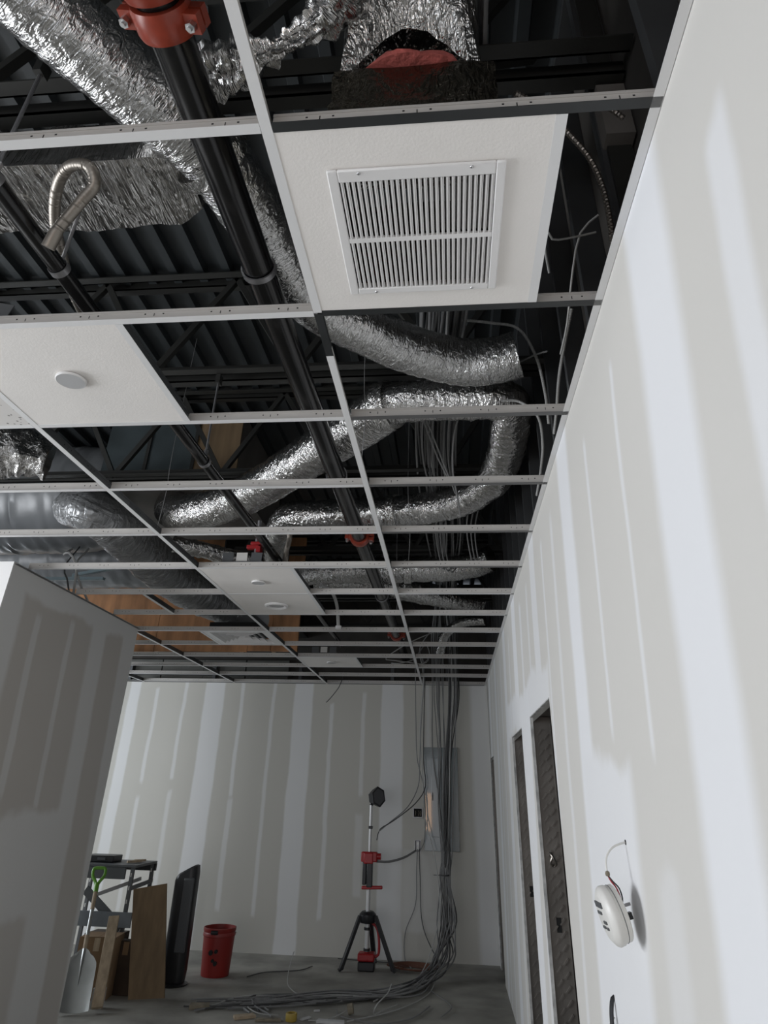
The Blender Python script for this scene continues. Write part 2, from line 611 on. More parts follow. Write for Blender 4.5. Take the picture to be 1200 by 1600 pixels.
# lining of the openings: far jamb stud with its embossed web, near jamb, header track, gypsum edges
for (a, b, h) in OPEN:
    mb = MB()
    x0, x1 = WX + .014, WX + .110
    mb.mi = 0
    mb.box((x0, b + .004, 0), (x1, b + .006, h))
    mb.box((x0, b - .010, 0), (x0 + .0015, b + .006, h))
    mb.box((x1 - .0015, b - .010, 0), (x1, b + .006, h))
    k = 0
    z = 0.12
    while z < h - .06:
        for dx, sgn in ((.030, 1), (.066, -1)):
            c = Vector((x0 + dx, b + .003, z + (0.022 if sgn > 0 else 0)))
            mb.bar(c + Vector((-.011, 0, -.013)), c + Vector((.011, 0, .013)), .007, .011, up=(0, 1, 0))
        z += .052
    mb.mi = 1
    mb.box((x0 + .036, b + .001, .96), (x0 + .060, b + .004, 1.02))
    jo = mb.build('jamb_stud', [M['jamb'], M['hole']], wr)
    MB().box((x0, a - .006, 0), (x1, a - .004, h)).build('jamb_stud', M['jamb'], wr)
    hd = MB()
    hd.box((x0, a, h + .002), (x1, b, h + .004))
    hd.box((x0, a, h - .028), (x0 + .0015, b, h + .004))
    hd.build('header_track', M['jamb'], wr)
    eg = MB()
    rn = random.Random(3)
    zz = 0.0
    while zz < h:
        w = rn.uniform(.05, .16)
        d = rn.uniform(.0, .006)
        eg.box((WX - .0012, b - .004 - d, zz), (WX + .015, b + .0005, min(h, zz + w)))
        zz += w
    eg.box((WX - .001, a, h - .005), (WX + .015, b, h + .0005))
    eg.build('gypsum_edge', M['mudrag'], wr)
# coil of flexible lead poking through the nearest jamb
# end wall
wb = struct('wall_back', MB().box((XL, BY, 0), (WX + .4, BY + .1, 2.765)), M['wall_b'])
# above the grid on the end wall: backing boards low down, plywood sheets above
for i, x in enumerate([-6.4, -5.2, -4.62, -4.05, -3.47, -2.9, -2.32]):
    MB().box((x, BY + .06, 2.77), (x + .565, BY + .08, 3.03)).build('backing_board', M['block'], wb)
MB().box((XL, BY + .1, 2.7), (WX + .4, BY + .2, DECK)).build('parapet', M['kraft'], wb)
st = MB()
for x in (-3.9, -2.75, -1.6, -.4, .3):
    st.box((x, BY + .0, 2.77), (x + .04, BY + .05, 2.95))
st.box((XL, BY - .02, 2.83), (-1.7, BY + .04, 2.86))
st.build('top_plate', M['stud'], wb)

# plywood bulkhead standing on the grid, short of the end wall
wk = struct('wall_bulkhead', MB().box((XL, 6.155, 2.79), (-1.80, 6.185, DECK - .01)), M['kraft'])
for (x0, x1, z0) in ((-6.4, -5.2, 2.785), (-5.195, -4.0, 2.79), (-3.995, -2.775, 2.785), (-2.77, -1.76, 2.79), (-1.505, -1.225, 2.80)):
    MB().box((x0, 6.115, z0), (x1, 6.133 + .02 * (x0 > -2), DECK - .015)).build('plywood_sheet', M['ply'], wk)
MB().box((-1.755, 6.117, 2.80), (-1.51, 6.135, 3.31)).build('plywood_sheet', M['ply'], wk)
for x in (-5.2, -4.0, -2.77, -1.84, -1.50):
    MB().box((x, 6.134 + .02 * (x > -1.6), 2.79), (x + .038, 6.154 + .03 * (x > -1.6), DECK - .02)).build('stud', M['timber'], wk)

# partition block
pw = MB()
pw.box((-4.3, 2.905, 0), (PX, 4.762, 2.742))
wp = struct('wall_partition', pw, M['wall_p'])
MB().box((-4.3, 2.897, 0), (PX - .001, 2.9045, 2.742)).build('end_face', M['end_lit'], wp)
MB().box((PX + .0005, 2.905, 2.728), (PX + .022, 4.762, 2.730)).build('wall_angle', M['tee_mid'], wp)

# side and front walls behind the camera with shop windows
wl = MB()
wl.box((XL - .15, YF, 0), (XL, -1.6, DECK))
wl.box((XL - .15, 2.2, 0), (XL, 5.1, DECK))
wl.box((XL - .15, 7.7, 0), (XL, YE, DECK))
wl.box((XL - .15, 5.1, 0), (XL, 7.7, 1.4))
wl.box((XL - .15, 5.1, 2.7), (XL, 7.7, DECK))
wl.box((XL - .15, -1.6, 0), (XL, 2.2, .12))
wl.box((XL - .15, -1.6, 2.6), (XL, 2.2, DECK))
struct('wall_left', wl, M['drywall_plain'])
wf = MB()
wf.box((XL, YF - .15, 0), (-5.6, YF, DECK))
wf.box((.3, YF - .15, 0), (XE, YF, DECK))
wf.box((-5.6, YF - .15, 0), (.3, YF, .12))
wf.box((-5.6, YF - .15, 2.55), (.3, YF, DECK))
struct('wall_front', wf, M['drywall_plain'])
struct('wall_far_room_end', MB().box((WX + .401, 8.0, 0), (XE, 8.095, DECK)), M['drywall_plain'])
struct('wall_far_room', MB().box((XE, YF - .15, 0), (XE + .1, YE, DECK)), M['drywall_plain'])

# roof deck: ribbed sheet
prof = []
x = XL - .3
while x < XE + .3:
    prof += [(x, DECK), (x + .046, DECK), (x + .056, DECK + .038), (x + .142, DECK + .038)]
    x += .1524
dk = MB()
ro = [[dk.bm.verts.new((px, y, pz)) for px, pz in prof] for y in (YF - .2, YE + .2)]
for i in range(len(prof) - 1):
    dk.bm.faces.new((ro[0][i], ro[0][i + 1], ro[1][i + 1], ro[1][i]))
rt = [[dk.bm.verts.new((px, y, DECK + .06)) for px in (prof[0][0], prof[-1][0])] for y in (YF - .2, YE + .2)]
dk.bm.faces.new((rt[0][0], rt[0][1], rt[1][1], rt[1][0]))
struct('ceiling', dk, M['deck'])

# ------------------------------------------------------------------ roof joists
JO = [(-1.3, 'bar joist nearest the camera, over the top of the frame'), (.31, 'bar joist crossing over the return grille panel'),
      (1.85, 'bar joist just beyond the return grille panel'),
      (3.05, 'bar joist in front of the blue grey plenum box'), (4.65, 'bar joist over the paired ceiling tiles'),
      (6.25, 'bar joist over the single far ceiling tile'), (7.6, 'bar joist nearest to the end wall')]
for (y, lab) in JO:
    jx = XL if y < 4 else -1.53
    jr = thing('steel_joist', (-1.0, y, 3.34), 'dark steel ' + lab, 'joist')
    for nm, z in (('top_chord', DECK - .035), ('bottom_chord', 3.368)):
        for s in (-1, 1):
            mb = MB()
            yy = y + s * .028
            mb.box((jx, min(yy, yy + s * .05), z), (WX + .1, max(yy, yy + s * .05), z + .006))
            mb.box((jx, min(yy, yy + s * .006), z), (WX + .1, max(yy, yy + s * .006), z + .05))
            mb.build(nm, M['joist'], jr)
    x = -4.2 if y < 4 else -1.45
    k = 0
    while x < WX - .2:
        a = (x, y, 3.39) if k % 2 == 0 else (x, y, DECK - .02)
        b = (x + .38, y, DECK - .02) if k % 2 == 0 else (x + .38, y, 3.39)
        MB().bar(a, b, .032, .032).build('web_bar', M['joist'], jr)
        x += .38
        k += 1

GD = thing('steel_girder', (-1.62, 5.9, 3.66), 'dark steel girder that carries the far joists at the plywood gap', 'girder')
MB().box((-1.70, 4.62, 3.33), (-1.54, 8.1, 3.342)).build('bottom_flange', M['joist'], GD)
MB().box((-1.70, 4.62, DECK - .02), (-1.54, 8.1, DECK - .006)).build('top_flange', M['joist'], GD)
MB().box((-1.626, 4.62, 3.342), (-1.614, 8.1, DECK - .02)).build('web', M['joist'], GD)

# ------------------------------------------------------------------ ceiling grid
grid = thing('ceiling_grid', (0, 0, H), 'white suspended ceiling grid of tee bars, most of its bays still open', 'ceiling grid')
TEE = {}


def tee(axis, c, lo, hi, name, height, fl='tee', web='web', slots=True):
    """tee bar along axis between lo and hi; c = position on the other axis"""
    ln = round(hi - lo, 4)
    key = (axis, ln, height, fl, web, name)
    if key not in TEE:
        mb = MB()

        def bx(u0, u1, w0, w1, z0, z1):
            if axis == 'X':
                mb.box((u0, w0, z0), (u1, w1, z1))
            else:
                mb.box((w0, u0, z0), (w1, u1, z1))
        h = ln / 2
        mb.mi = 0
        bx(-h, h, -.012, .012, 0, .0012)
        mb.mi = 1
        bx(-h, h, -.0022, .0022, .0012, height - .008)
        bx(-h, h, -.0045, .0045, height - .008, height)
        if slots:
            mb.mi = 2
            u = -h + .1
            while u < h - .06:
                bx(u - .0011, u + .0011, -.0027, .0027, height * .40, height * .66)
                for d in (-.028, .028):
                    bx(u + d - .0024, u + d + .0024, -.0027, .0027, height * .55, height * .66)
                u += .2032
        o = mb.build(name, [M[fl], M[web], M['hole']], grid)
        # mesh was built round the origin
        o.data.transform(Matrix.Translation(WLOC[grid.name]))
        TEE[key] = o
    else:
        o = TEE[key].copy()
        COL.objects.link(o)
    mid = (lo + hi) / 2
    o.location = (mid, c, 0) if axis == 'X' else (c, mid, 0)
    return o


# main tees run away from the camera
tee('Y', 0.0, -1.5, G - .005, 'main_tee', .040)
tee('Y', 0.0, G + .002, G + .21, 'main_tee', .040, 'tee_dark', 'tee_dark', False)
tee('Y', 0.0, G + .212, 4.2, 'main_tee', .040)
tee('Y', 0.0, 4.202, BY - .005, 'main_tee', .040)
for k in (-2, ):
    tee('Y', k * G, -1.5, 2.05, 'main_tee', .040, 'tee', 'stud')
    tee('Y', k * G, 2.052, 5.7, 'main_tee', .040, 'tee', 'stud')
    tee('Y', k * G, 5.702, BY - .005, 'main_tee', .040, 'tee', 'stud')
tee('Y', -4 * G, 4.80, BY - .005, 'main_tee', .040, 'tee', 'stud')
tee('Y', -6 * G, 4.80, BY - .005, 'main_tee', .040, 'tee', 'stud')
tee('Y', -4 * G, -1.5, 2.85, 'main_tee', .040, 'tee', 'stud')
for r in range(-1, 14):
    y = r * G
    if y > BY - .03:
        continue
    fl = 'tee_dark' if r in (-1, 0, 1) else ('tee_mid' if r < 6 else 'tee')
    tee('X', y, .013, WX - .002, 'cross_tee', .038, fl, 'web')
    tee('X', y, -2 * G + .013, -.013, 'cross_tee', .038)
    lft = -4 * G + .013
    if 2.9 < y < 4.80:
        lft = PX + .003
    tee('X', y, lft, -2 * G - .013, 'cross_tee', .038)
    if y < 2.8 or y > 4.85:
        tee('X', y, -6 * G + .013, -4 * G - .013, 'cross_tee', .038)
for (k, r0, n) in ((1, 0, 1), (-1, 1, 1), (-1, 5, 1), (-1, 6, 1), (-1, 10, 1), (-3, 6, 1), (-3, 8, 1)):
    tee('Y', k * G, r0 * G + .013, (r0 + n) * G - .013, 'cross_tee', .038, 'tee', 'stud', False)
wa = MB()
wa.box((WX - .022, -1.5, H), (WX - .0005, BY - .002, H + .0012))
wa.box((WX - .0012, -1.5, H), (WX - .0003, BY - .002, H + .022))
wa.build('wall_angle', M['tee'], grid)
wa = MB()
wa.box((-4.5, BY - .022, H), (WX - .023, BY - .0005, H + .0012))
wa.box((-4.5, BY - .0012, H + .0012), (WX - .023, BY - .0003, H + .022))
wa.build('wall_angle', M['tee_mid'], grid)


# ------------------------------------------------------------------ ceiling tiles
def tile(x0, y0, label, m='panel', hole=None, group=None, cat='ceiling tile'):
    g = .008
    lo = (x0 + g, y0 + g)
    hi = (x0 + G - g, y0 + G - g)
    z0, z1 = H + .0014, H + .0154
    mb = MB()
    if hole is None:
        mb.box((*lo, z0), (*hi, z1))
    else:
        hx0, hx1, hy0, hy1 = hole
        mb.box((*lo, z0), (hx0, hi[1], z1))
        mb.box((hx1, lo[1], z0), (*hi, z1))
        mb.box((hx0, lo[1], z0), (hx1, hy0, z1))
        mb.box((hx0, hy1, z0), (hx1, hi[1], z1))
    return tag(mb.build('ceiling_tile', M[m]), label, cat, group)


tile(0, 0, 'white ceiling panel carrying the large slotted return air grille', hole=(.128, .486, .143, .505))
tile(-2 * G, G, 'white ceiling panel with one small grey disc light, nearest of the lit panels')
tile(-3 * G, G, 'pitted acoustic ceiling tile beside the disc light panel, only a corner in view', 'fissured')
tile(-2 * G, 5 * G, 'white ceiling tile with a small disc light, next to the tile with a ring light')
tile(-2 * G, 6 * G, 'white ceiling tile with the wide ring light')
tile(-2 * G, 10 * G, 'lone white ceiling tile furthest off, near the end wall')


def disc_light(x, y, r, label, ring=False):
    z = H - .0005
    t = thing('downlight', (x, y, z), label, 'ceiling light', 'round ceiling lights')
    if ring:
        MB().lathe([(r * .62, .004), (r * .66, -.004), (r * .86, -.013), (r, -.007), (r, .001), (r * .62, .001)], (x, y, z), n=40).build('trim_ring', M['grille'], t)
        MB().lathe([(.0, .0005), (r * .63, .0005), (r * .63, -.003), (0, -.003)], (x, y, z), n=32).build('lens', M['disc'], t)
    else:
        MB().lathe([(r * .9, .001), (r, -.003), (r, -.008), (r * .93, -.0105), (r * .93, -.006), (r * .9, .001)], (x, y, z), n=40).build('trim_ring', M['grille'], t)
        MB().lathe([(0, -.006), (r * .93, -.006), (r * .93, -.010), (0, -.010)], (x, y, z), n=40).build('lens', M['disc'], t)
    return t


disc_light(-.906, .902, .051, 'grey disc light in the nearest plain ceiling panel')
disc_light(-.898, 3.352, .046, 'small disc light in the nearer of the two joined tiles')
disc_light(-.925, 3.979, .088, 'wide white ring light in the further of the two joined tiles', True)
disc_light(-.898, 6.38, .05, 'small disc light in the lone tile near the end wall')


def bracket(x, y, label, tilt=0.0):
    t = thing('light_bracket', (x, y, H + .04), label, 'bracket', 'bracket clips standing on the cross tees')
    mb = MB()
    mb.box((x - .12, y + .006, H + .041), (x + .13, y + .03, H + .047))
    mb.build('base_strip', M['plastic_g'], t)
    for i, (dx, w, m) in enumerate(((-.10, .07, 'plastic_g'), (-.01, .07, 'plastic_w'), (.085, .07, 'plastic_g'))):
        b = MB()
        R = Matrix.Rotation(tilt * (i - 1), 3, 'Y')
        b.box((x + dx - w / 2, y + .016, H + .047), (x + dx + w / 2, y + .019, H + .105), R)
        b.build('tab', M[m], t)


bracket(-1.10, G, 'grey and white tabbed bracket on the tee bar at the nearest disc light panel', .25)
bracket(-.93, 5 * G, 'grey and white tabbed bracket on the tee bar behind the paired tiles', .05)
bracket(-.93, 10 * G, 'tabbed bracket behind the lone far tile', .02)

# return grille: frame, two rows of blades, screws
gx0, gx1, gy0, gy1 = .108, .505, .113, .525
gr = thing('return_grille', ((gx0 + gx1) / 2, (gy0 + gy1) / 2, H), 'white square return air grille with two rows of narrow slots', 'air grille')
zf0, zf1 = H - .0075, H + .0010
fx = MB()
ix0, ix1, iy0, iy1, ym0, ym1 = .1315, .4835, .146, .502, .3185, .3325
fx.box((gx0, gy0, zf0), (ix0, gy1, zf1))
fx.box((ix1, gy0, zf0), (gx1, gy1, zf1))
fx.box((ix0, gy0, zf0), (ix1, iy0, zf1))
fx.box((ix0, iy1, zf0), (ix1, gy1, zf1))
fx.build('frame', M['grille'], gr, bevel=.003)
MB().box((ix0, ym0, zf0 + .0006), (ix1, ym1, zf1)).build('centre_bar', M['grille'], gr)
NB = 28
bl_src = None
for (ya, yb) in ((iy0, ym0), (ym1, iy1)):
    for i in range(NB):
        xx = ix0 + (i + .5) * (ix1 - ix0) / NB
        mb = MB()
        R = Matrix.Rotation(math.radians(-24), 3, 'Y')
        mb.box((xx - .0012, ya, zf0 + .001), (xx + .0012, yb, zf0 + .020), R)
        mb.box((xx - .0026, ya, zf0 + .0005), (xx + .0016, yb, zf0 + .0022))
        mb.build('blade', M['grille'], gr)
for (sx, sy) in ((.18, .122), (.43, .122), (.18, .516), (.44, .516)):
    MB().lathe([(0, -.0025), (.003, -.002), (.0045, 0), (.0045, .001)], (sx, sy, zf0), n=10).build('screw', M['zinc'], gr)

# four-way diffuser in the far tile bay
dx0, dy0 = -3 * G + .014, 8 * G + .014
cx, cy = -2.5 * G, 8.5 * G
df = thing('supply_diffuser', (cx, cy, H), 'white square supply diffuser with nested louvre cones', 'air diffuser')


def square_ring(ro, zo, ri, zi, th=.004):
    mb = MB()
    for q in range(4):
        a = math.pi / 2 * q
        R = Matrix.Rotation(a, 3, 'Z')
        pts = [Vector((-ro, -ro, zo)), Vector((ro, -ro, zo)), Vector((ri, -ri, zi)), Vector((-ri, -ri, zi))]
        lo = [R @ p + Vector((cx, cy, 0)) for p in pts]
        up = [p + Vector((0, 0, th)) for p in lo]
        mb.hexa([lo[0], lo[1], lo[2], lo[3], up[0], up[1], up[2], up[3]])
    return mb


square_ring(.292, H + .0014, .238, H + .0014).build('frame', M['grille'], df)
for ro in (.236, .182, .128, .074):
    square_ring(ro, H + .003, ro - .020, H + .034, .0025).build('cone', M['grille'], df)
MB().box((cx - .02, cy - .02, H + .010), (cx + .02, cy + .02, H + .016)).build('centre_cap', M['grille'], df)
MB().box((cx - .245, cy - .245, H + .050), (cx + .245, cy + .245, H + .09)).build('plenum_box', M['dark_in'], df)  # near-black colour paints the shade behind the cones


# ------------------------------------------------------------------ ducts
def duct_mesh(path, rad, seg=40, step=.012, rib=.03, ribn=46, amp=.010, fine=.004, flat=0.0, seed=0.0, capped=True):
    pts = smooth_path(path, step)
    T = tangents(pts)
    n = len(pts)
    mb = MB()
    s = Vector((0, 0, 1))
    if abs(T[0].dot(s)) > .95:
        s = Vector((1, 0, 0))
    L = 0.0
    rings = []
    uvl = mb.bm.loops.layers.uv.new('uv')
    LS = []
    for i, (p, t) in enumerate(zip(pts, T)):
        if i:
            L += (p - pts[i - 1]).length
        LS.append(L + seed)
        s = (s - t * s.dot(t)).normalized()
        u = t.cross(s)
        f = i / max(1, n - 1)
        r = rad(f) if callable(rad) else rad
        ring = []
        for k in range(seg):
            a = 2 * math.pi * k / seg
            c, sn = math.cos(a), math.sin(a)
            w = noise.noise(Vector((L * 26 + seed, c * 1.3, sn * 1.3)))
            w2 = noise.noise(Vector((L * 62 + seed, c * 3.2, sn * 3.2)))
            w3 = noise.noise(Vector((L * 5 + seed * 2, c * 1.1, sn * 1.1)))
            rr = r * (1 + rib * math.sin(L * ribn * 2 * math.pi / 2.2 + w3 * 2)) + amp * (abs(w) * 1.6 - .4) + fine * w2 + amp * .8 * w3
            d = (s * c * (1 - flat) + u * sn)
            ring.append(mb.bm.verts.new(p + d * rr))
        rings.append(ring)
    r0 = rad(.5) if callable(rad) else rad
    for q, (A, B) in enumerate(zip(rings, rings[1:])):
        for i in range(seg):
            j = (i + 1) % seg
            fc = mb.bm.faces.new((A[i], A[j], B[j], B[i]))
            fc.smooth = True
            va, vb = 6.283 * r0 * i / seg, 6.283 * r0 * (i + 1) / seg
            for lp, uv in zip(fc.loops, ((LS[q], va), (LS[q], vb), (LS[q + 1], vb), (LS[q + 1], va))):
                lp[uvl].uv = uv
    if capped:
        mb.bm.faces.new(rings[0][::-1])
        mb.bm.faces.new(rings[-1])
    return mb


def strap(p, t, r, w=.03):
    """a band of tape round a duct"""
    p, t = Vector(p), Vector(t).normalized()
    return MB().cyl(p - t * w / 2, p + t * w / 2, r, r, 32, False)


A = thing('flexible_duct', (-.25, .65, 3.1), 'silver foil flexible duct curving behind the black pipe and above the return grille', 'duct')
duct_mesh([(-.80, -.42, 3.22), (-.62, -.06, 3.22), (-.43, .25, 3.22), (-.33, .42, 3.22), (-.262, .66, 3.22), (-.21, .95, 3.22),
           (-.115, 1.16, 3.22), (.03, 1.30, 3.22), (.22, 1.46, 3.22), (.44, 1.565, 3.22), (.60, 1.56, 3.22), (.69, 1.54, 3.23)],
          .107, amp=.004, rib=.012, fine=.002, seed=1.0).build('foil_sleeve', M['foil_fine'], A)
strap((-.33, .42, 3.22), (.1, .2, 0), .128, .05).build('tape_joint', M['foil_flat'], A)

D = thing('flexible_duct', (0, 2.2, 3.1), 'silver foil duct slanting past the black pipe, elbowed, then doubling back at the stud wall', 'duct')
duct_mesh([(-1.70, 3.62, 3.43), (-1.64, 3.48, 3.31), (-1.42, 3.30, 3.215), (-.975, 3.03, 3.22), (-.343, 2.385, 3.22), (.0, 2.02, 3.22), (.08, 1.93, 3.22)],
          lambda f: .135 - .012 * f, amp=.004, rib=.012, fine=.002, seed=3).build('foil_sleeve', M['foil'], D)
duct_mesh([(.03, 1.97, 3.22), (.14, 1.90, 3.22), (.40, 1.885, 3.22), (.60, 1.885, 3.22), (.675, 1.94, 3.22), (.70, 2.07, 3.22), (.70, 2.42, 3.22), (.68, 2.68, 3.22)],
          .103, amp=.007, rib=.012, fine=.003, seed=5).build('foil_sleeve', M['foil'], D)
duct_mesh([(.69, 2.60, 3.22), (.63, 2.88, 3.22), (.40, 3.20, 3.22), (.0, 3.33, 3.22), (-.40, 3.37, 3.22), (-.72, 3.40, 3.22), (-.86, 3.62, 3.22), (-.98, 4.0, 3.2), (-1.08, 4.4, 3.2)],
          .104, amp=.009, rib=.01, fine=.003, seed=7).build('foil_sleeve', M['foil'], D)
strap((.07, 1.935, 3.22), (.12, -.05, 0), .128, .07).build('tape_joint', M['foil_flat'], D)
strap((.0, 3.33, 3.22), (-.4, .1, 0), .118, .05).build('tape_joint', M['foil_flat'], D)

E_ = thing('flexible_duct', (0, 4.6, 3.1), 'silver foil duct lying crosswise beyond the mid red coupling', 'duct')
duct_mesh([(-1.0, 4.75, 3.2), (-.7, 4.66, 3.2), (-.41, 4.63, 3.2), (.035, 4.6, 3.2), (.47, 4.62, 3.22), (.72, 4.48, 3.25)], .105, amp=.009, rib=.01, fine=.003, seed=9).build('foil_sleeve', M['foil'], E_)
strap((.02, 4.6, 3.2), (1, 0, 0), .12, .06).build('tape_joint', M['foil_flat'], E_)
F_ = thing('flexible_duct', (.1, 4.95, 3.0), 'short tapering silver foil duct below the crosswise duct', 'duct')
duct_mesh([(-.85, 4.93, 3.19), (-.42, 4.93, 3.19), (.055, 5.28, 3.2), (.4, 5.58, 3.2), (.68, 5.79, 3.2)], lambda f: .064 + .042 * math.sin(f * 3.0), amp=.008, rib=.012, fine=.006, seed=11).build('foil_sleeve', M['foil'], F_)
Gd = thing('flexible_duct', (-1.35, 3.8, 3.05), 'thin silver foil duct glimpsed behind the nearest long tee bar', 'duct')
duct_mesh([(-1.66, 3.62, 3.1), (-1.5, 3.74, 3.1), (-1.32, 3.93, 3.1), (-1.22, 4.07, 3.12)], .06, amp=.008, rib=.015, fine=.006, seed=12).build('foil_sleeve', M['foil'], Gd)
Hd = thing('foil_duct_end', (-1.9, 2.1, 3.0), 'crumpled foil end of a duct beside the acoustic tile', 'duct')
duct_mesh([(-2.75, 2.1, 3.15), (-2.3, 2.1, 3.13), (-2.0, 2.12, 3.12), (-1.82, 2.2, 3.10)], lambda f: .17 - .07 * f ** 3, amp=.035, rib=.02, fine=.006, seed=14).build('foil_sleeve', M['foil'], Hd)
K_ = thing('flexible_duct', (.6, 6.2, 3.1), 'thin dull duct curving into the far ceiling bay', 'duct')
duct_mesh([(.25, 6.9, 2.95), (.32, 6.6, 3.08), (.50, 6.35, 3.15), (.74, 6.25, 3.15)], .05, amp=.006, rib=.02, fine=.004, seed=15).build('foil_sleeve', M['foil'], K_)

# foil-wrapped rectangular branch
B_ = thing('wrapped_duct', (-.9, .45, 3.12), 'foil wrapped square duct running across near the black branch pipe', 'duct')
mb = MB()
nx, per = 90, []
x0, x1, y0, y1, z0, z1 = -1.9, -.40, .345, .61, 3.13, 3.30
ring = []
for k in range(12):
    ring.append((y0 + (y1 - y0) * k / 12, z0))
for k in range(8):
    ring.append((y1, z0 + (z1 - z0) * k / 8))
for k in range(12):
    ring.append((y1 - (y1 - y0) * k / 12, z1))
for k in range(8):
    ring.append((y0, z1 - (z1 - z0) * k / 8))
rings = []
for i in range(nx + 1):
    x = x0 + (x1 - x0) * i / nx
    row = []
    for (yy, z) in ring:
        p = Vector((x, yy, z))
        c = Vector((x, (y0 + y1) / 2, (z0 + z1) / 2))
        d = (p - c).normalized()
        w = noise.noise(Vector((x * 30 + (yy + z) * 6, yy * 3, z * 3)))
        w2 = noise.noise(Vector((x * 8, yy * 7, z * 7)))
        q = p + d * (.010 * (abs(w) - .3) + .016 * w2)
        f = max(0, (x - (x1 - .08)) / .08)
        q = q.lerp(c, f * .35)
        row.append(mb.bm.verts.new(q))
    rings.append(row)
for a, b in zip(rings, rings[1:]):
    for i in range(len(ring)):
        j = (i + 1) % len(ring)
        mb.bm.faces.new((a[i], a[j], b[j], b[i])).smooth = True
mb.bm.faces.new(rings[0][::-1])
mb.bm.faces.new(rings[-1])
mb.build('foil_wrap', M['foil_wrap'], B_)

# boot over the return grille: square collar, flared foil sleeve, torn edge with pink insulation
C_ = thing('duct_boot', (.31, .25, 2.78), 'foil duct boot over the return grille, torn open to pink insulation', 'duct')
mb = MB()
cb0, cb1, cd0, cd1, cz0, cz1 = .105, .500, .10, .53, 2.765, 3.085
N_ = 14
loop = [(cb0 + (cb1 - cb0) * k / N_, cd0) for k in range(N_)] + [(cb1, cd0 + (cd1 - cd0) * k / N_) for k in range(N_)] + \
       [(cb1 - (cb1 - cb0) * k / N_, cd1) for k in range(N_)] + [(cb0, cd1 - (cd1 - cd0) * k / N_) for k in range(N_)]
rings = []
for i in range(12):
    z = cz0 + (cz1 - cz0) * i / 11
    row = []
    for (xx, yy) in loop:
        w = noise.noise(Vector((xx * 9, yy * 9, z * 22)))
        c = Vector((.31, .31, z))
        p = Vector((xx, yy, z))
        row.append(mb.bm.verts.new(p + (p - c).normalized() * (.014 * w)))
    rings.append(row)
for a, b in zip(rings, rings[1:]):
    for i in range(len(loop)):
        j = (i + 1) % len(loop)
        mb.bm.faces.new((a[i], a[j], b[j], b[i])).smooth = True
mb.build('collar', M['foil_dark'], C_)
mb = MB()
rings = []
for i in range(40):
    f = i / 39
    z = 3.085 + .58 * f
    cxx, cyy = .295 - .01 * f, .29 - .46 * f
    row = []
    for k in range(56):
        a = 2 * math.pi * k / 56
        c, s = math.cos(a), math.sin(a)
        sq = 1 / max(abs(c), abs(s)) ** (.75 * (1 - f) ** 2)
        rx = (.19 - .03 * math.sin(f * 2.4)) * sq
        ry = (.185 - .05 * math.sin(f * 2.4)) * sq
        w = abs(noise.noise(Vector((a * 7, f * 1.2, 3.3)))) * .034 + noise.noise(Vector((c * 9, s * 9, f * 12))) * .010
        zz = z
        # the sleeve's lower edge is lifted in an arch where it has torn away
        if s < 0:
            arch = max(0.0, 1 - ((c + .02) / .66) ** 2) * .165
            zz += arch * (1 - f) ** 2
        row.append(mb.bm.verts.new((cxx + c * (rx + w * (.3 + .7 * f)), cyy + s * (ry + w * (.3 + .7 * f)), zz)))
    rings.append(row)
for a, b in zip(rings, rings[1:]):
    for i in range(56):
        j = (i + 1) % 56
        mb.bm.faces.new((a[i], a[j], b[j], b[i])).smooth = True
sl = mb.build('torn_sleeve', M['foil_flat'], C_)
mb = MB()
rings = []
for i in range(17):
    th = math.pi * (i / 16)
    row = []
    for k in range(40):
        a = 2 * math.pi * k / 40
        w = 1 + .10 * noise.noise(Vector((math.cos(a) * 2.5 * math.sin(th), math.sin(a) * 2.5, math.cos(th) * 2.5)))
        q = max(.01, math.sin(th))
        row.append(mb.bm.verts.new((.295 + math.cos(a) * .178 * q * w, .215 + math.sin(a) * .145 * q * w, max(3.092, 3.10 - math.cos(th) * .062 * w))))
    rings.append(row)
for a, b in zip(rings, rings[1:]):
    for i in range(40):
        j = (i + 1) % 40
        mb.bm.faces.new((a[i], a[j], b[j], b[i])).smooth = True
mb.build('insulation', M['pink'], C_)

# crumpled foil sleeve seen to the side of the boot
S2 = thing('foil_sleeve_end', (-.03, .08, 3.15), 'gathered foil sleeve beside the torn boot, over the long tee bar', 'duct')
duct_mesh([(-.30, .13, 3.16), (-.14, .10, 3.15), (-.02, .06, 3.145), (.09, .02, 3.20), (.12, -.04, 3.33)], lambda f: .035 + .022 * math.sin(f * 9) + .02 * f, amp=.022, rib=.02, fine=.01, seed=17, step=.008).build('foil_sleeve', M['foil'], S2)

# grey insulated trunk, plenum box, grey flexible run
J = thing('insulated_trunk', (-3.2, 3.6, 3.2), 'large dark grey film wrapped trunk duct by the partition top', 'duct')
duct_mesh([(-5.6, 4.0, 3.60), (-4.0, 3.98, 3.60), (-3.0, 3.96, 3.61), (-2.31, 3.95, 3.62)], lambda f: .44 - .04 * max(0, f - .9) * 10, seg=56, step=.03, amp=.010, rib=.004, fine=.006, seed=19).build('film_wrap', M['trunk_grey'], J)
J2 = thing('insulated_trunk', (-3.2, 5.3, 3.1), 'second grey film wrapped trunk further back, plywood behind it', 'duct')
duct_mesh([(-5.2, 5.2, 3.48), (-4.0, 5.15, 3.48), (-3.0, 5.1, 3.48), (-2.2, 5.08, 3.48)], .29, seg=48, step=.03, amp=.01, rib=.006, fine=.006, seed=21).build('film_wrap', M['trunk_grey'], J2)
PB = thing('plenum_box', (-1.8, 3.6, 3.4), 'sheet metal plenum box with seams, blue grey front and dull brown underside', 'duct')
MB().box((-2.18, 3.32, 3.46), (-1.15, 4.55, 4.02)).build('body', M['unit'], PB)
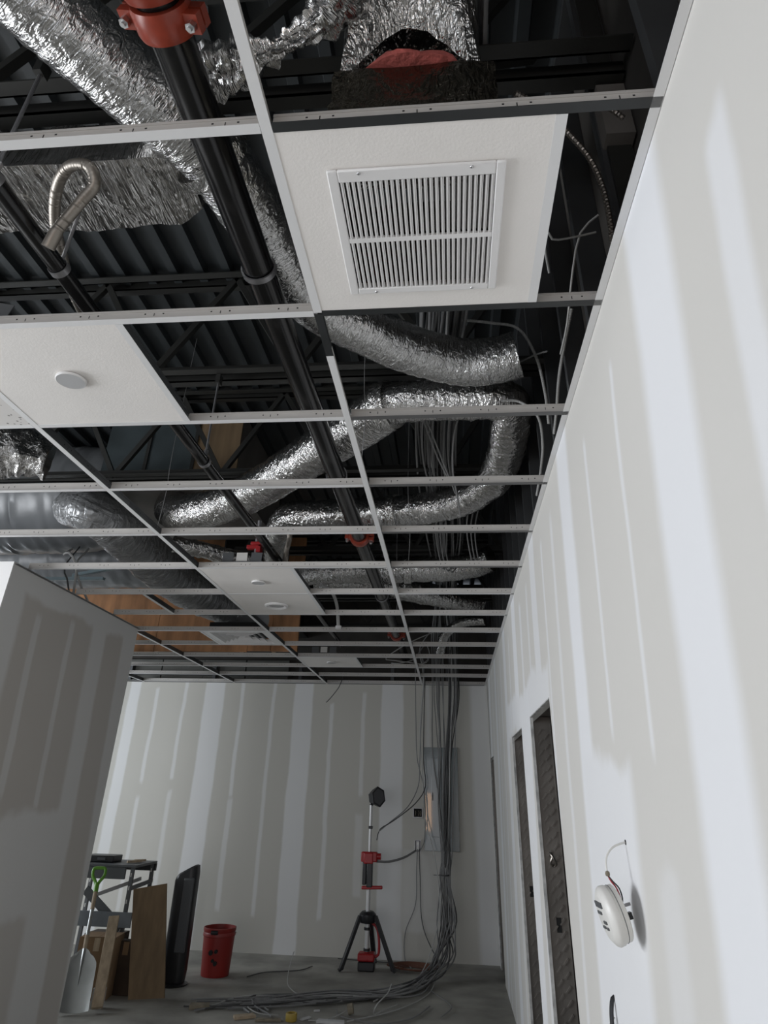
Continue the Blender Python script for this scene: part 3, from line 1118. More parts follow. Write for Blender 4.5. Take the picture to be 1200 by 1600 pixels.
for (xa, xb, m) in ((-2.18, -1.86, 'unit_blue'), (-1.855, -1.5, 'unit_blue'), (-1.495, -1.15, 'board')):
    MB().box((xa, 3.305, 3.47), (xb, 3.318, 4.01)).build('front_panel', M[m], PB)
for x in (-1.86, -1.5):
    MB().box((x, 3.295, 3.46), (x + .025, 3.32, 4.02)).build('seam_flange', M['joist'], PB)
I_ = thing('flexible_duct', (-1.95, 4.2, 2.95), 'grey film flexible duct running from the trunk to the far diffuser', 'duct')
duct_mesh([(-2.42, 3.56, 3.40), (-2.26, 3.22, 3.235), (-2.02, 3.04, 3.13), (-1.92, 3.2, 3.09), (-1.93, 3.5, 3.09), (-1.96, 3.9, 3.10), (-1.98, 4.4, 3.09), (-1.92, 4.9, 3.08), (-1.80, 5.3, 3.07), (-1.64, 5.55, 3.04), (-1.53, 5.45, 2.95)],
          lambda f: .112 + .058 * min(1, f * 2.2), seg=48, amp=.010, rib=.018, fine=.003, ribn=26, seed=23).build('film_sleeve', M['flex_grey'], I_)
strap((-2.40, 3.50, 3.385), (.16, -.40, -.13), .15, .05).build('collar', M['unit'], I_)
for i, (p0, p1, lab) in enumerate((((-3.35, 4.28, 3.02), (-2.45, 4.2, 3.0), 'pale blue steel strut by the partition top, the lower one'),
                                   ((-2.75, 4.25, 3.04), (-2.19, 4.03, 3.06), 'pale blue steel strut slanting towards the grey flexible duct'))):
    t = MB()
    t.bar(p0, p1, .035, .004)
    d = (Vector(p1) - Vector(p0)).normalized()
    sd = d.cross(Vector((0, 0, 1))).normalized() * .0165
    up = Vector((0, 0, .012))
    for s in (-1, 1):
        t.bar(Vector(p0) + sd * s + up, Vector(p1) + sd * s + up, .003, .024)
    tag(t.build('steel_strut', M['strut']), lab, 'strut')


# ------------------------------------------------------------------ sprinkler pipes
def coupling(par, x, y, z, r, roll=0.0):
    """grooved pipe coupling: two half housings with bolt pads"""
    R = Matrix.Rotation(roll, 3, 'Y')
    c = Vector((x, y, z))
    for s in (1, -1):
        mb = MB()
        prof = [(1.0, -.034), (1.26, -.034), (1.34, -.022), (1.34, .022), (1.26, .034), (1.0, .034)]
        n = 18
        rows = []
        for i in range(n + 1):
            a = math.pi * (i / n) + (0 if s > 0 else math.pi)
            rows.append([mb.bm.verts.new(c + R @ Vector((math.cos(a) * r * q, h, math.sin(a) * r * q))) for q, h in prof])
        for a, b in zip(rows, rows[1:]):
            for i in range(len(prof)):
                j = (i + 1) % len(prof)
                mb.bm.faces.new((a[i], a[j], b[j], b[i])).smooth = True
        mb.bm.faces.new(rows[0])
        mb.bm.faces.new(rows[-1][::-1])
        for sx in (-1, 1):
            a = c + R @ Vector((sx * r * 1.52, 0, s * .014))
            mb.bar(a + R @ Vector((-.02, 0, 0)), a + R @ Vector((.02, 0, 0)), .044, .022, up=R @ Vector((0, 0, 1)))
        mb.build('housing', M['red'], par)
    for sx in (-1, 1):
        b = MB()
        q = c + R @ Vector((sx * r * 1.62, 0, 0))
        u = R @ Vector((0, 0, 1))
        b.cyl(q - u * .046, q + u * .046, .006, n=10)
        b.cyl(q - u * .040, q - u * .025, .012, n=6)
        b.cyl(q + u * .025, q + u * .036, .012, n=6)
        b.build('bolt', M['zinc'], par)


MP = thing('sprinkler_main', (-.25, 2, 3.03), 'black steel sprinkler main running the length of the room with red couplings', 'pipe')
PZ, PR = 3.03, .050
pxa, pxb = -.243, -.200


def pxat(y):
    return pxa + (pxb - pxa) * (y / 8.0)


for (ya, yb) in ((-1.6, -.075), (-.07, 3.30), (3.305, 6.40), (6.405, 8.0)):
    MB().cyl((pxat(ya), ya, PZ), (pxat(yb), yb, PZ), PR, n=32).build('pipe_length', M['pipe'], MP)
coupling(MP, pxat(-.09), -.09, PZ, PR * 1.02, .25)
coupling(MP, pxat(-.175), -.175, PZ, PR * 1.05, .25)
coupling(MP, pxat(3.30), 3.30, PZ, PR, .1)
coupling(MP, pxat(6.40), 6.40, PZ, PR, .1)

BP = thing('sprinkler_branch', (-.77, 1.5, 2.88), 'thinner black sprinkler branch pipe hung on ring hangers', 'pipe')
BZ, BR = 2.88, .026
MB().cyl((-.785, -1.4, BZ), (-.775, 3.75, BZ), BR, n=24).build('pipe_length', M['pipe'], BP)
MB().cyl((-.775, 3.755, BZ), (-.775, 6.2, BZ), BR * .9, n=24).build('pipe_length', M['pipe'], BP)
coupling(BP, -.775, 3.75, BZ, BR, .0)


def hanger(x, y, z, r, ztop, label, nut=True):
    t = thing('pipe_hanger', (x, y, z), label, 'pipe hanger')
    MB().lathe([(r * 1.06, -.011), (r * 1.17, -.011), (r * 1.17, .011), (r * 1.06, .011)], (x, y, z), (0, 1, 0), 28, True).build('ring', M['galv'], t)
    MB().cyl((x, y, z + r * 1.12), (x, y, ztop), .0055, n=8).build('rod', M['galv'], t)
    if nut:
        b = MB()
        b.cyl((x, y, z + r * 1.1), (x, y, z + r * 1.1 + .03), .012, n=6)
        b.build('nut', M['zinc'], t)
        b = MB()
        b.box((x - .012, y - .02, ztop - .03), (x + .012, y + .02, ztop + .02))
        b.build('beam_clamp', M['joist'], t)


hanger(pxat(.72), .72, PZ, PR, PZ + .075, 'ring hanger on the black main beside the return grille', False)
hanger(pxat(2.33), 2.33, PZ, PR, PZ + .07, 'ring hanger on the black main where the slanting foil duct crosses', False)
hanger(pxat(4.79), 4.79, PZ, PR, DECK, 'ring hanger on the black main at the crosswise foil duct', False)
hanger(-.781, .52, BZ, BR, 3.115, 'ring hanger on the branch pipe beside the braided sprinkler hose', False)
hanger(-.784, .19, BZ, BR, 3.345, 'ring hanger on the branch pipe nearest the frame edge')
hanger(-.777, 1.83, BZ, BR, 3.345, 'ring hanger with long rod on the branch pipe beyond the disc light panel')

# braided sprinkler hose with its nozzle
HS = thing('sprinkler_hose', (-.9, .55, 3.0), 'braided metal sprinkler hose looping over with a bare brass end', 'hose')


def ribbed(path, r, n=12, step=.004, amp=.12, per=.012):
    pts = smooth_path(path, step)
    Ls = [0]
    for a, b in zip(pts, pts[1:]):
        Ls.append(Ls[-1] + (b - a).length)
    tot = Ls[-1]
    m_ = MB()
    m_.tube(pts, r, n, rfun=lambda f: 1 + amp * math.sin(f * tot / per * 2 * math.pi))
    return m_


ribbed([(-.90, .95, 2.95), (-.862, .70, 2.965), (-.835, .58, 2.99), (-.80, .46, 3.015), (-.745, .36, 3.04), (-.680, .30, 3.05), (-.610, .285, 3.03), (-.592, .31, 2.985), (-.635, .335, 2.945), (-.685, .358, 2.89), (-.703, .366, 2.862)], .0165, per=.007, amp=.05).build('braid', M['bronze'], HS)
MB().cyl((-.700, .365, 2.868), (-.722, .382, 2.825), .0185, n=20).build('nozzle', M['bronze'], HS)

# red valve drop beside the bracket, white drop nozzles
RV = thing('sprinkler_drop', (-.86, 3.15, 2.85), 'thin sprinkler drop with a red clamp behind the paired tiles', 'pipe')
MB().cyl((-.87, 3.12, 2.79), (-.87, 3.12, 3.08), .012, n=12).build('drop_pipe', M['galv'], RV)
mb = MB()
mb.box((-.93, 3.10, 2.885), (-.85, 3.14, 2.91))
mb.box((-.905, 3.095, 2.91), (-.835, 3.145, 2.93))
mb.box((-.865, 3.09, 2.86), (-.835, 3.15, 2.90))
mb.build('clamp', M['red_pl'], RV, bevel=.004)
D2 = thing('sprinkler_drop', (-.72, 3.35, 2.85), 'bronze braided sprinkler drop between the paired tiles and foil duct', 'pipe')
ribbed([(-.715, 3.30, 2.79), (-.718, 3.30, 2.92), (-.70, 3.28, 3.02), (-.715, 3.27, 3.08)], .018, per=.008, amp=.06).build('braid', M['bronze'], D2)
D3 = thing('sprinkler_drop', (-.62, 4.6, 2.85), 'white curved sprinkler drop just past the ring light tile', 'pipe')
MB().tube([(-.66, 4.28, 2.98), (-.60, 4.42, 2.97), (-.575, 4.6, 2.9), (-.575, 4.75, 2.75)], .014, 10, .03).build('drop_pipe', M['cable_l'], D3)
MB().cyl((-.575, 4.75, 2.76), (-.575, 4.75, 2.735), .026, n=14).build('escutcheon', M['grille'], D3)

# ------------------------------------------------------------------ cables overhead and hanging
rc = random.Random(21)
CL = rc.uniform
OV_LAB = 'grey data cable of the thick bundle dropping down the end wall'


def cable(pts, r, m, label, group=None, n=6, step=.05, name='cable', cat='cable'):
    o = MB().tube(pts, r, n, step).build(name, M[m])
    return tag(o, label, cat, group)


NC = 26
for i in range(NC):
    f = i / (NC - 1)
    left = i < 8
    xo = .30 + .20 * f + CL(-.02, .02)
    zc = 3.42 + CL(-.05, .09)
    xw = (.14 + .16 * f * 3 + CL(-.01, .01)) if left else (.33 + .12 * ((i - 8) / 18) + CL(-.01, .015))
    yw = 7.62 + CL(-.05, .08)
    xm = .22 + CL(-.03, .05) + (.02 if not left else -.02)
    pts = [(xo + CL(-.03, .03), -1.2, zc + .02), (xo + CL(-.03, .03), .9, zc + CL(-.03, .03)), (xo - .10 + CL(-.03, .03), 2.6, zc - .05 + CL(-.04, .02)),
           (xo - .07 + CL(-.03, .07), 4.0, zc - .07 + CL(-.05, .04)), (xo - .05 + CL(-.03, .03), 5.6, zc - .12 + CL(-.04, .02)),
           (xw + CL(-.01, .01), 7.25, zc - .25 + CL(-.03, .03)), (xw, yw - .03, 2.95), (xw + CL(-.01, .01), yw, 2.55), (xw * .55 + xm * .45 + CL(-.03, .03), yw - .01, 1.95),
           (xw * .3 + xm * .7 + CL(-.03, .03), yw - .02, 1.45), (xm + .035 + CL(-.012, .012), 7.6 + CL(-.02, .02), .98), (xm + .02 + CL(-.02, .02), 7.58, .80),
           (xm + .03 + CL(-.06, .08), 7.52 + CL(-.04, .03), .42), (xm - .02 + CL(-.08, .08), 7.35 + CL(-.06, .06), .16 + CL(0, .03)),
           (xm - .14 + CL(-.06, .06), 7.05 + CL(-.1, .1), .03 + i * .0035 * .6), (xm - .40 + CL(-.14, .12), 6.62 + CL(-.2, .16), .012 + CL(0, .03)),
           (xm - .95 + CL(-.1, .1), 6.35 + CL(-.2, .16), .012 + CL(0, .025)), (xm - 1.5 + CL(-.15, .1), 6.15 + CL(-.22, .16), .010 + CL(0, .015)),
           (xm - 1.75 + CL(-.5, .4), 5.92 + CL(-.2, .2), .012)]
    cable(pts, .0058 if rc.random() < .7 else .0072, ('cable', 'cable', 'cable_d', 'cable', 'cable_l')[rc.randrange(5)], OV_LAB, 'cables of the thick bundle by the electrical panel', 6, .06)

tie = thing('cable_tie', (.255, 7.6, .79), 'dark strap tied round the thick cable bundle below the electrical panel', 'cable tie')
MB().lathe([(.050, -.006), (.056, -.006), (.056, .006), (.050, .006)], (.245, 7.59, .80), (0, 0, 1), 20, True).build('band', M['cable_d'], tie)
MB().bar((.19, 7.57, .80), (.13, 7.55, .801), .006, .004).build('tail', M['cable_d'], tie)

# four cables dropping off the nearest main tee and hooking towards the work light
lj = [('cable', 'thin grey cable looping from the ceiling to the outlet box, outermost of its four'),
      ('cable_l', 'pale cable dropping from the ceiling and bowing over the electrical panel'),
      ('cable', 'grey cable from the ceiling with its loose end by the work light, upper one'),
      ('cable_d', 'dark cable from the ceiling with its loose end by the work light, lower one')]
tops = [-.05, -.035, -.02, 0.0]
cable([(-.05, 6.7, 2.86), (-.05, 7.2, 2.84), (-.055, 7.40, 2.81), (-.06, 7.55, 2.65), (-.06, 7.62, 2.3), (-.045, 7.62, 1.9), (.03, 7.62, 1.6), (.045, 7.63, 1.3), (.03, 7.7, 1.1), (-.02, 7.93, 1.0)], .0055, 'cable', lj[0][1])
cable([(.03, 6.7, 2.86), (.035, 7.2, 2.84), (.033, 7.39, 2.81), (.03, 7.52, 2.65), (-.01, 7.6, 2.2), (.02, 7.6, 1.7), (.05, 7.55, 1.3), (.15, 7.5, .95), (.19, 7.45, .55), (.12, 7.3, .25), (-.02, 7.1, .03), (-.2, 6.7, .02), (-.35, 6.3, .02)], .005, 'cable_l', lj[1][1])
cable([(.045, 6.7, 2.87), (.045, 7.2, 2.84), (.044, 7.38, 2.81), (.04, 7.48, 2.65), (.0, 7.58, 2.2), (-.015, 7.58, 1.85), (-.03, 7.56, 1.62), (-.14, 7.5, 1.42), (-.33, 7.45, 1.27), (-.45, 7.42, 1.18)], .0055, 'cable', lj[2][1])
cable([(.058, 6.7, 2.86), (.056, 7.2, 2.84), (.055, 7.40, 2.81), (.052, 7.53, 2.65), (.035, 7.6, 2.25), (.03, 7.6, 1.85), (.05, 7.58, 1.62), (-.06, 7.5, 1.45), (-.30, 7.45, 1.28), (-.44, 7.43, 1.2), (-.47, 7.42, 1.1)], .006, 'cable_d', lj[3][1])
# outlet feed cables
cable([(-.06, 7.97, 1.0), (-.07, 7.93, .8), (-.08, 7.93, .5), (-.19, 7.93, .25), (-.19, 7.9, .03), (-.1, 7.6, .01)], .005, 'cable', 'thin cable from the lower outlet box bending away from the panel to the floor')
cable([(-.04, 7.97, 1.0), (-.03, 7.93, .75), (-.01, 7.93, .35), (.1, 7.88, .12), (.2, 7.8, .02)], .005, 'cable_d', 'thin dark cable from the lower outlet box curving under the electrical panel')
# coil of slack above the last bays
cable([(.25, 6.7, 3.15), (-.1, 6.7, 3.0), (-.35, 6.75, 2.85), (-.25, 6.6, 2.80), (-.1, 6.65, 2.79), (.05, 6.8, 2.80), (.12, 6.9, 2.86), (.05, 6.95, 2.92), (-.05, 6.85, 2.85), (-.2, 6.72, 2.79), (-.3, 6.9, 2.82)], .0055, 'cable_l', 'pale slack cable coiled over the last ceiling bays')
cable([(.02, 6.45, 2.84), (.10, 6.5, 2.95), (.14, 6.62, 2.86), (.08, 6.7, 2.80), (.03, 6.6, 2.9), (.09, 6.4, 2.98), (.20, 6.35, 3.1)], .006, 'cable', 'grey slack cable looped above the cable drop')
# dangling cable at the far ceiling
cable([(-1.02, 8.03, 2.85), (-1.01, 7.97, 2.88), (-1.0, 7.85, 2.80), (-1.03, 7.8, 2.68), (-1.13, 7.8, 2.55), (-1.18, 7.8, 2.5)], .005, 'cable_d', 'short dark cable curling down from the far ceiling edge')
cable([(-2.75, 6.45, 3.2), (-2.62, 6.35, 2.90), (-2.5, 6.4, 2.80), (-2.3, 6.55, 2.95), (-2.1, 6.7, 3.2)], .006, 'cable_l', 'pale cable drooping near the plywood at the partition corner')
cable([(-2.52, 6.38, 2.79), (-2.4, 6.45, 2.82), (-2.2, 6.6, 3.0), (-2.1, 6.65, 3.2)], .006, 'cable_l', 'second pale cable with yellow connector near the partition corner')
tag(MB().lathe([(.0, 0), (.012, .004), (.008, .03), (0, .03)], (-2.52, 6.38, 2.79), (1, .2, .1), 10).build('wire_connector', M['yellow']), 'small yellow twist connector on the drooping cable', 'connector')
# cables draped over the partition end bay
cable([(-2.62, 3.92, 3.17), (-2.55, 3.72, 3.06), (-2.45, 3.62, 3.04), (-2.39, 3.66, 2.95), (-2.39, 3.72, 2.75)], .009, 'cable_l', 'white conduit tail over the partition top, bent like a hook')
cable([(-2.50, 3.95, 3.18), (-2.42, 3.7, 2.98), (-2.385, 3.74, 2.86), (-2.37, 3.9, 2.752)], .008, 'cable_l', 'white conduit tail over the partition top, crossing the hooked one')
cable([(-2.55, 3.9, 3.18), (-2.43, 3.58, 2.92), (-2.40, 3.60, 2.84), (-2.37, 3.62, 2.75)], .006, 'cable_d', 'dark wire tail over the partition top')
# armoured cables at the stud wall
BXG = 'armoured cables at the stud wall'


def armoured(pts, lab, r=.0075):
    o = ribbed(pts, r, 8, .0035, .16, .009).build('armoured_cable', M['bx' if r > .0072 else 'cable_l'])
    return tag(o, lab, 'cable', BXG)


armoured([(.545, .135, 3.0), (.61, .175, 2.995), (.668, .224, 2.98), (.735, .285, 2.945), (.775, .345, 2.905), (.80, .41, 2.86), (.812, .46, 2.82)], 'ribbed armoured cable curving beside the return grille panel')
armoured([(.735, .178, 2.99), (.773, .19, 3.0), (.811, .208, 2.98)], 'short ribbed armoured cable just above the grille row of tee bars', .0073)
armoured([(.45, 1.52, 3.42), (.582, 1.525, 3.40), (.70, 1.53, 3.365), (.765, 1.54, 3.22), (.79, 1.56, 3.05), (.795, 1.58, 2.90)], 'ribbed armoured cable arching down to the stud wall beyond the grille', .0065)
armoured([(.84, 1.10, 3.12), (.815, 1.18, 3.02), (.80, 1.28, 2.94), (.80, 1.42, 2.86), (.80, 1.52, 2.82)], 'steeply dropping armoured cable against the stud wall', .006)
armoured([(.62, 1.71, 3.10), (.70, 1.71, 3.09), (.77, 1.69, 3.0), (.797, 1.80, 2.92), (.80, 1.95, 2.86), (.80, 2.15, 2.82)], 'armoured cable passing the elbow of the doubled back foil duct', .006)
cable([(.826, .62, 3.02), (.74, .62, 3.0), (.69, .60, 2.98), (.675, .58, 3.0), (.67, .62, 2.97), (.685, .68, 2.92)], .0035, 'cable_l', 'tiny loop of pale wire above the gap beside the grille panel')
cable([(.83, .58, 3.05), (.78, .62, 3.02), (.76, .70, 2.94), (.757, .85, 2.86), (.76, 1.02, 2.86)], .0035, 'cable_l', 'thin pale wire hanging by the stud wall near the grille')
cable([(.70, 1.55, 3.2), (.76, 1.5, 3.2), (.80, 1.45, 3.18)], .004, 'cable', 'short grey wire between the big foil duct and the stud wall')
# knotted drop of cables beyond the grille
for k, (dx, lab) in enumerate(((0, 'grey cable of the knotted hanging loop, first strand'), (.02, 'grey cable of the knotted hanging loop, second strand'))):
    cable([(.24 + dx, 2.3, 3.35), (.32 + dx, 2.5, 3.2), (.40, 2.62, 3.08), (.42, 2.66, 3.05), (.50 - dx, 2.66, 3.08), (.60 - dx, 2.55, 3.14)], .005, 'cable', 'grey cable knotted into a hanging loop beside the doubled back foil duct', 'cables of the knotted loop')
cable([(.47, 2.1, 3.36), (.41, 2.3, 3.25), (.40, 2.5, 3.12), (.42, 2.64, 3.05), (.44, 2.75, 2.95)], .005, 'cable', 'grey cable arching over and through the knotted loop')
# cables in the mid bays
for k, (xa, ya) in enumerate(((.30, 3.6), (.33, 3.66), (.36, 3.7), (.52, 3.5), (.55, 3.55), (.58, 3.6))):
    cable([(xa + .06, ya - .4, 3.4), (xa - .02, ya, 3.2), (xa + .02, ya + .35, 3.02), (xa + .08, ya + .8, 3.2), (xa + .04, ya + 1.3, 3.3)], .005, 'cable', 'grey cable sagging above the bays in front of the crosswise foil duct', 'sagging cables in the mid bays')
# hanger wires for the grid
for (x, y, lab) in ((.0, 1.62, 'thin hanger wire on the long tee bar at the foil duct elbow'), (-2 * G, 2.4, 'thin kinked hanger wire on the long tee bar by the plenum box'),
                    (-.05, 4.3, 'thin hanger wire at the crosswise foil duct'), (.12, 3.0, 'thin hanger wire in front of the doubled back foil duct')):
    tag(MB().tube([(x + .003, y, H + .03), (x + .012, y, H + .25), (x - .004, y + .01, H + .5), (x + .006, y, DECK)], .0018, 5, .08).build('hanger_wire', M['cable']), lab, 'wire')

# dark steel bracket post above the grille row, brace behind
PT = thing('steel_post', (.86, .43, 2.78), 'dark steel post with a wide saddle clip standing among the wall studs', 'post')
MB().box((.835, .41, 2.78), (.90, .45, DECK - .04)).build('channel', M['joist'], PT)
MB().box((.825, .37, 3.14), (.905, .46, 3.36)).build('saddle_clip', M['unit'], PT)
tag(MB().bar((.42, .45, 3.62), (.72, .62, 3.92), .03, .03).build('steel_brace', M['joist']), 'dark slanting steel brace under the roof deck', 'brace')

# ------------------------------------------------------------------ end wall fittings
EP = thing('electrical_panel', (.22, BY - .02, 1.5), 'grey flush electrical panel with a narrow door on the end wall', 'electrical panel')
MB().box((.022, BY - .014, .985), (.42, BY - .001, 2.035)).build('cover', M['elec'], EP, bevel=.003)
MB().box((.105, BY - .022, 1.12), (.335, BY - .0145, 1.92)).build('door', M['elec'], EP, bevel=.003)
MB().box((.112, BY - .027, 1.48), (.124, BY - .0222, 1.56)).build('latch', M['plastic_g'], EP)


def outlet(x, z, w, h, label, device):
    t = thing('outlet_box', (x, BY - .01, z), label, 'outlet box', 'outlet boxes on the end wall')
    mb = MB()
    y0, y1 = BY - .012, BY - .0005
    th = .008
    mb.box((x - w, y0, z - h), (x - w + th, y1, z + h))
    mb.box((x + w - th, y0, z - h), (x + w, y1, z + h))
    mb.box((x - w + th, y0, z - h), (x + w - th, y1, z - h + th))
    mb.box((x - w + th, y0, z + h - th), (x + w - th, y1, z + h))
    mb.build('box_rim', M['galv'], t)
    MB().box((x - w + th, y1 - .003, z - h + th), (x + w - th, y1, z + h - th)).build('shade_plate', M['dark_in'], t)  # flat dark plate, its colour stands in for shade inside the open box
    if device:
        MB().box((x - .018, y0 - .004, z - .045), (x + .018, y0 + .008, z + .045)).build('yoke', M['galv'], t)
        for s in (-1, 1):
            MB().cyl((x, y0 - .008, z + s * .02), (x, y0 - .003, z + s * .02), .014, n=14).build('socket_face', M['plastic_w'], t)
    else:
        for s in (-.03, .01, .03):
            MB().tube([(x + s, y1 - .002, z + .02), (x + s + .006, y0 - .004, z), (x + s - .004, y0 + .002, z - .03)], .003, 6, .01).build('wire_tail', M['brown_rag'], t)


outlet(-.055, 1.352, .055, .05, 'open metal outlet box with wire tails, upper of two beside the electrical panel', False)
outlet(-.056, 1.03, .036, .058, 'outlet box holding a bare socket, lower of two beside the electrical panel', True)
cable([(-.08, 7.93, .985), (-.2, 7.75, .93), (-.35, 7.6, .90), (-.48, 7.52, .905)], .011, 'cable', 'thick grey cord from the lower outlet box to the red collar of the work light')

# ------------------------------------------------------------------ work light on tripod
wx, wy = -.553, 7.50
WLt = thing('tripod_work_light', (wx, wy, 0), 'red and black battery tripod work light with a silver mast and hexagonal head', 'work light')
MB().cyl((wx, wy, .14), (wx, wy, .90), .022, n=20).build('mast', M['steel'], WLt)
MB().cyl((wx, wy, .90), (wx + .004, wy, 1.44), .015, n=20).build('mast', M['steel'], WLt)
mb = MB()
mb.box((wx + .004 - .022, wy - .022, 1.20), (wx + .004 + .022, wy + .022, 1.225))
mb.build('clamp_ring', M['plastic_k'], WLt, bevel=.004)
cl = MB()
cl.box((wx - .085, wy - .05, .90), (wx + .085, wy + .045, .99))
cl.box((wx - .055, wy - .06, .885), (wx + .045, wy - .04, .985))
cl.build('collar', M['red_pl'], WLt, bevel=.012)
MB().cyl((wx + .085, wy - .01, .95), (wx + .125, wy - .01, .95), .03, n=16).build('knob', M['red_pl'], WLt)
MB().box((wx - .065, wy - .05, .70), (wx - .025, wy + .03, .90)).build('grip', M['plastic_k'], WLt, bevel=.008)
MB().box((wx - .02, wy - .055, .68), (wx + .04, wy + .03, .90)).build('grip', M['plastic_k'], WLt, bevel=.008)
MB().bar((wx - .07, wy - .03, .675), (wx + .15, wy - .03, .683), .04, .03).build('crank_lever', M['red_pl'], WLt, bevel=.008)
hub = MB()
hub.lathe([(.03, .37), (.075, .38), (.09, .41), (.088, .45), (.06, .475), (.03, .475)], (wx, wy, 0), n=24)
hub.build('hub', M['plastic_k'], WLt)
for (lx, ly) in ((-.80, 7.36), (-.265, 7.42), (-.50, 7.80)):
    d = Vector((lx - wx, ly - wy, 0)).normalized()
    leg = MB()
    leg.bar(Vector((wx, wy, .44)) + d * .085, Vector((lx, ly, .0195)) - d * .01, .046, .034)
    lg = leg.build('leg', M['plastic_k'], WLt, bevel=.005)
    MB().bar(Vector((lx, ly, .035)) - d * .03, Vector((lx, ly, .012)) + d * .012, .044, .02).build('foot', M['plastic_k'], lg)
for z in (.32, .15):
    MB().cyl((wx, wy, z), (wx, wy, z + .022), .035, n=20).build('clamp_ring', M['plastic_k'], WLt)
bs = MB()
bs.lathe([(.03, .145), (.07, .12), (.085, .09)], (wx, wy, 0), n=6)
bs.box((wx - .085, wy - .075, .075), (wx + .085, wy + .075, .14))
bs.build('battery_housing', M['red_pl'], WLt, bevel=.015)
MB().box((wx - .08, wy - .085, .0), (wx + .085, wy + .08, .075)).build('battery', M['plastic_k'], WLt, bevel=.01)
MB().tube([(wx + .06, wy - .02, .11), (wx + .12, wy - .02, .13), (wx + .125, wy - .02, .24), (wx + .10, wy - .01, .34), (wx + .05, wy, .38)], .013, 10, .02).build('carry_loop', M['red_pl'], WLt)
# head: hexagonal, turned to the long wall
hc = Vector((wx + .055, wy - .02, 1.50))
ax = Vector((.72, -.66, .08)).normalized()
hd = MB()
hd.lathe([(.045, -.05), (.075, -.045), (.098, .03), (.102, .05), (.088, .052), (.086, .046), (0.0, .044)], hc, ax, 6)
hd.build('lamp_head', M['plastic_k'], WLt)
MB().lathe([(0.0, .047), (.084, .047), (.084, .050), (0, .050)], hc, ax, 6).build('lamp_lens', M['lens'], WLt)
MB().bar((wx + .004, wy, 1.42), hc - ax * .045, .03, .035).build('yoke', M['plastic_k'], WLt)

# ------------------------------------------------------------------ bucket, tower fan, boards, bench, boxes, shovel
bx_, by_ = -1.945, 6.98
BK = thing('bucket', (bx_, by_, 0), 'red plastic bucket standing against the end wall', 'bucket')
MB().lathe([(0, 0), (.128, 0), (.132, .01), (.150, .30), (.156, .305), (.156, .325), (.152, .335), (.157, .345), (.157, .368), (.147, .370), (.124, .02), (0, .018)], (bx_, by_, 0), n=40).build('body', M['bucket'], BK)
MB().tube([(bx_ - .157, by_, .335), (bx_ - .13, by_ + .10, .31), (bx_, by_ + .165, .29), (bx_ + .13, by_ + .10, .31), (bx_ + .157, by_, .335)], .003, 6, .03).build('bail', M['galv'], BK)
MB().cyl((bx_ - .035, by_ - .1565, .342), (bx_ + .03, by_ - .1565, .342), .017, n=14).build('bail_grip', M['plastic_k'], BK)
for (dx, z, s) in ((-.02, .19, .03), (.03, .20, .022), (.005, .13, .02), (.03, .11, .026)):
    MB().cyl((bx_ + dx, by_ - .139 - .028 * (z / .3), z), (bx_ + dx, by_ - .110, z), s * .7, n=9).build('dark_smear', M['dark_in'], BK)

tx, ty = -2.20, 6.56
TF = thing('tower_fan', (tx, ty, 0), 'tall black tower fan with a grey grille side and sloping top', 'fan')
MB().lathe([(0, 0), (.13, 0), (.135, .012), (.10, .022), (0, .026)], (tx, ty, 0), n=32).build('base', M['plastic_k'], TF)


def rrect(cx_, cy_, hw, hd_, r, n=5):
    out = []
    for (sx, sy, a0) in ((1, 1, 0), (-1, 1, 90), (-1, -1, 180), (1, -1, 270)):
        for k in range(n + 1):
            a = math.radians(a0 + 90 * k / n)
            out.append((cx_ + sx * (hw - r) + r * math.cos(a), cy_ + sy * (hd_ - r) + r * math.sin(a)))
    return out


mb = MB()
rings = []
for (z, sc_, tl) in ((.025, .92, 0), (.10, 1, 0), (.45, 1.0, 0), (.80, 1.0, .03), (.845, .93, .05), (.86, .75, .05)):
    rings.append([mb.bm.verts.new((px, py, z + tl * ((px - tx) / .1))) for px, py in rrect(tx, ty, .105 * sc_, .09 * sc_, .06 * sc_)])
for a, b in zip(rings, rings[1:]):
    for i in range(len(a)):
        j = (i + 1) % len(a)
        mb.bm.faces.new((a[i], a[j], b[j], b[i])).smooth = True
mb.bm.faces.new(rings[0][::-1])
mb.bm.faces.new(rings[-1])
mb.build('body', M['plastic_k'], TF)
MB().box((tx - .0, ty - .094, .24), (tx + .095, ty - .06, .80)).build('grille', M['plastic_g'], TF, bevel=.01)
for k in range(10):
    x = tx + .006 + k * .0085
    MB().box((x, ty - .097, .26), (x + .003, ty - .093, .78)).build('slat', M['plastic_g'], TF)

# brown board leaning on the bench
pb = MB()
pb.hexa([Vector(p) for p in ((-2.375, 6.02, .0), (-2.105, 6.13, .0), (-2.105, 6.145, .0), (-2.375, 6.035, .0),
                             (-2.535, 6.12, .735), (-2.275, 6.23, .775), (-2.275, 6.245, .775), (-2.535, 6.135, .735))])
tag(pb.build('brown_board', M['board']), 'tall brown board leaning upright beside the black tower fan', 'board')

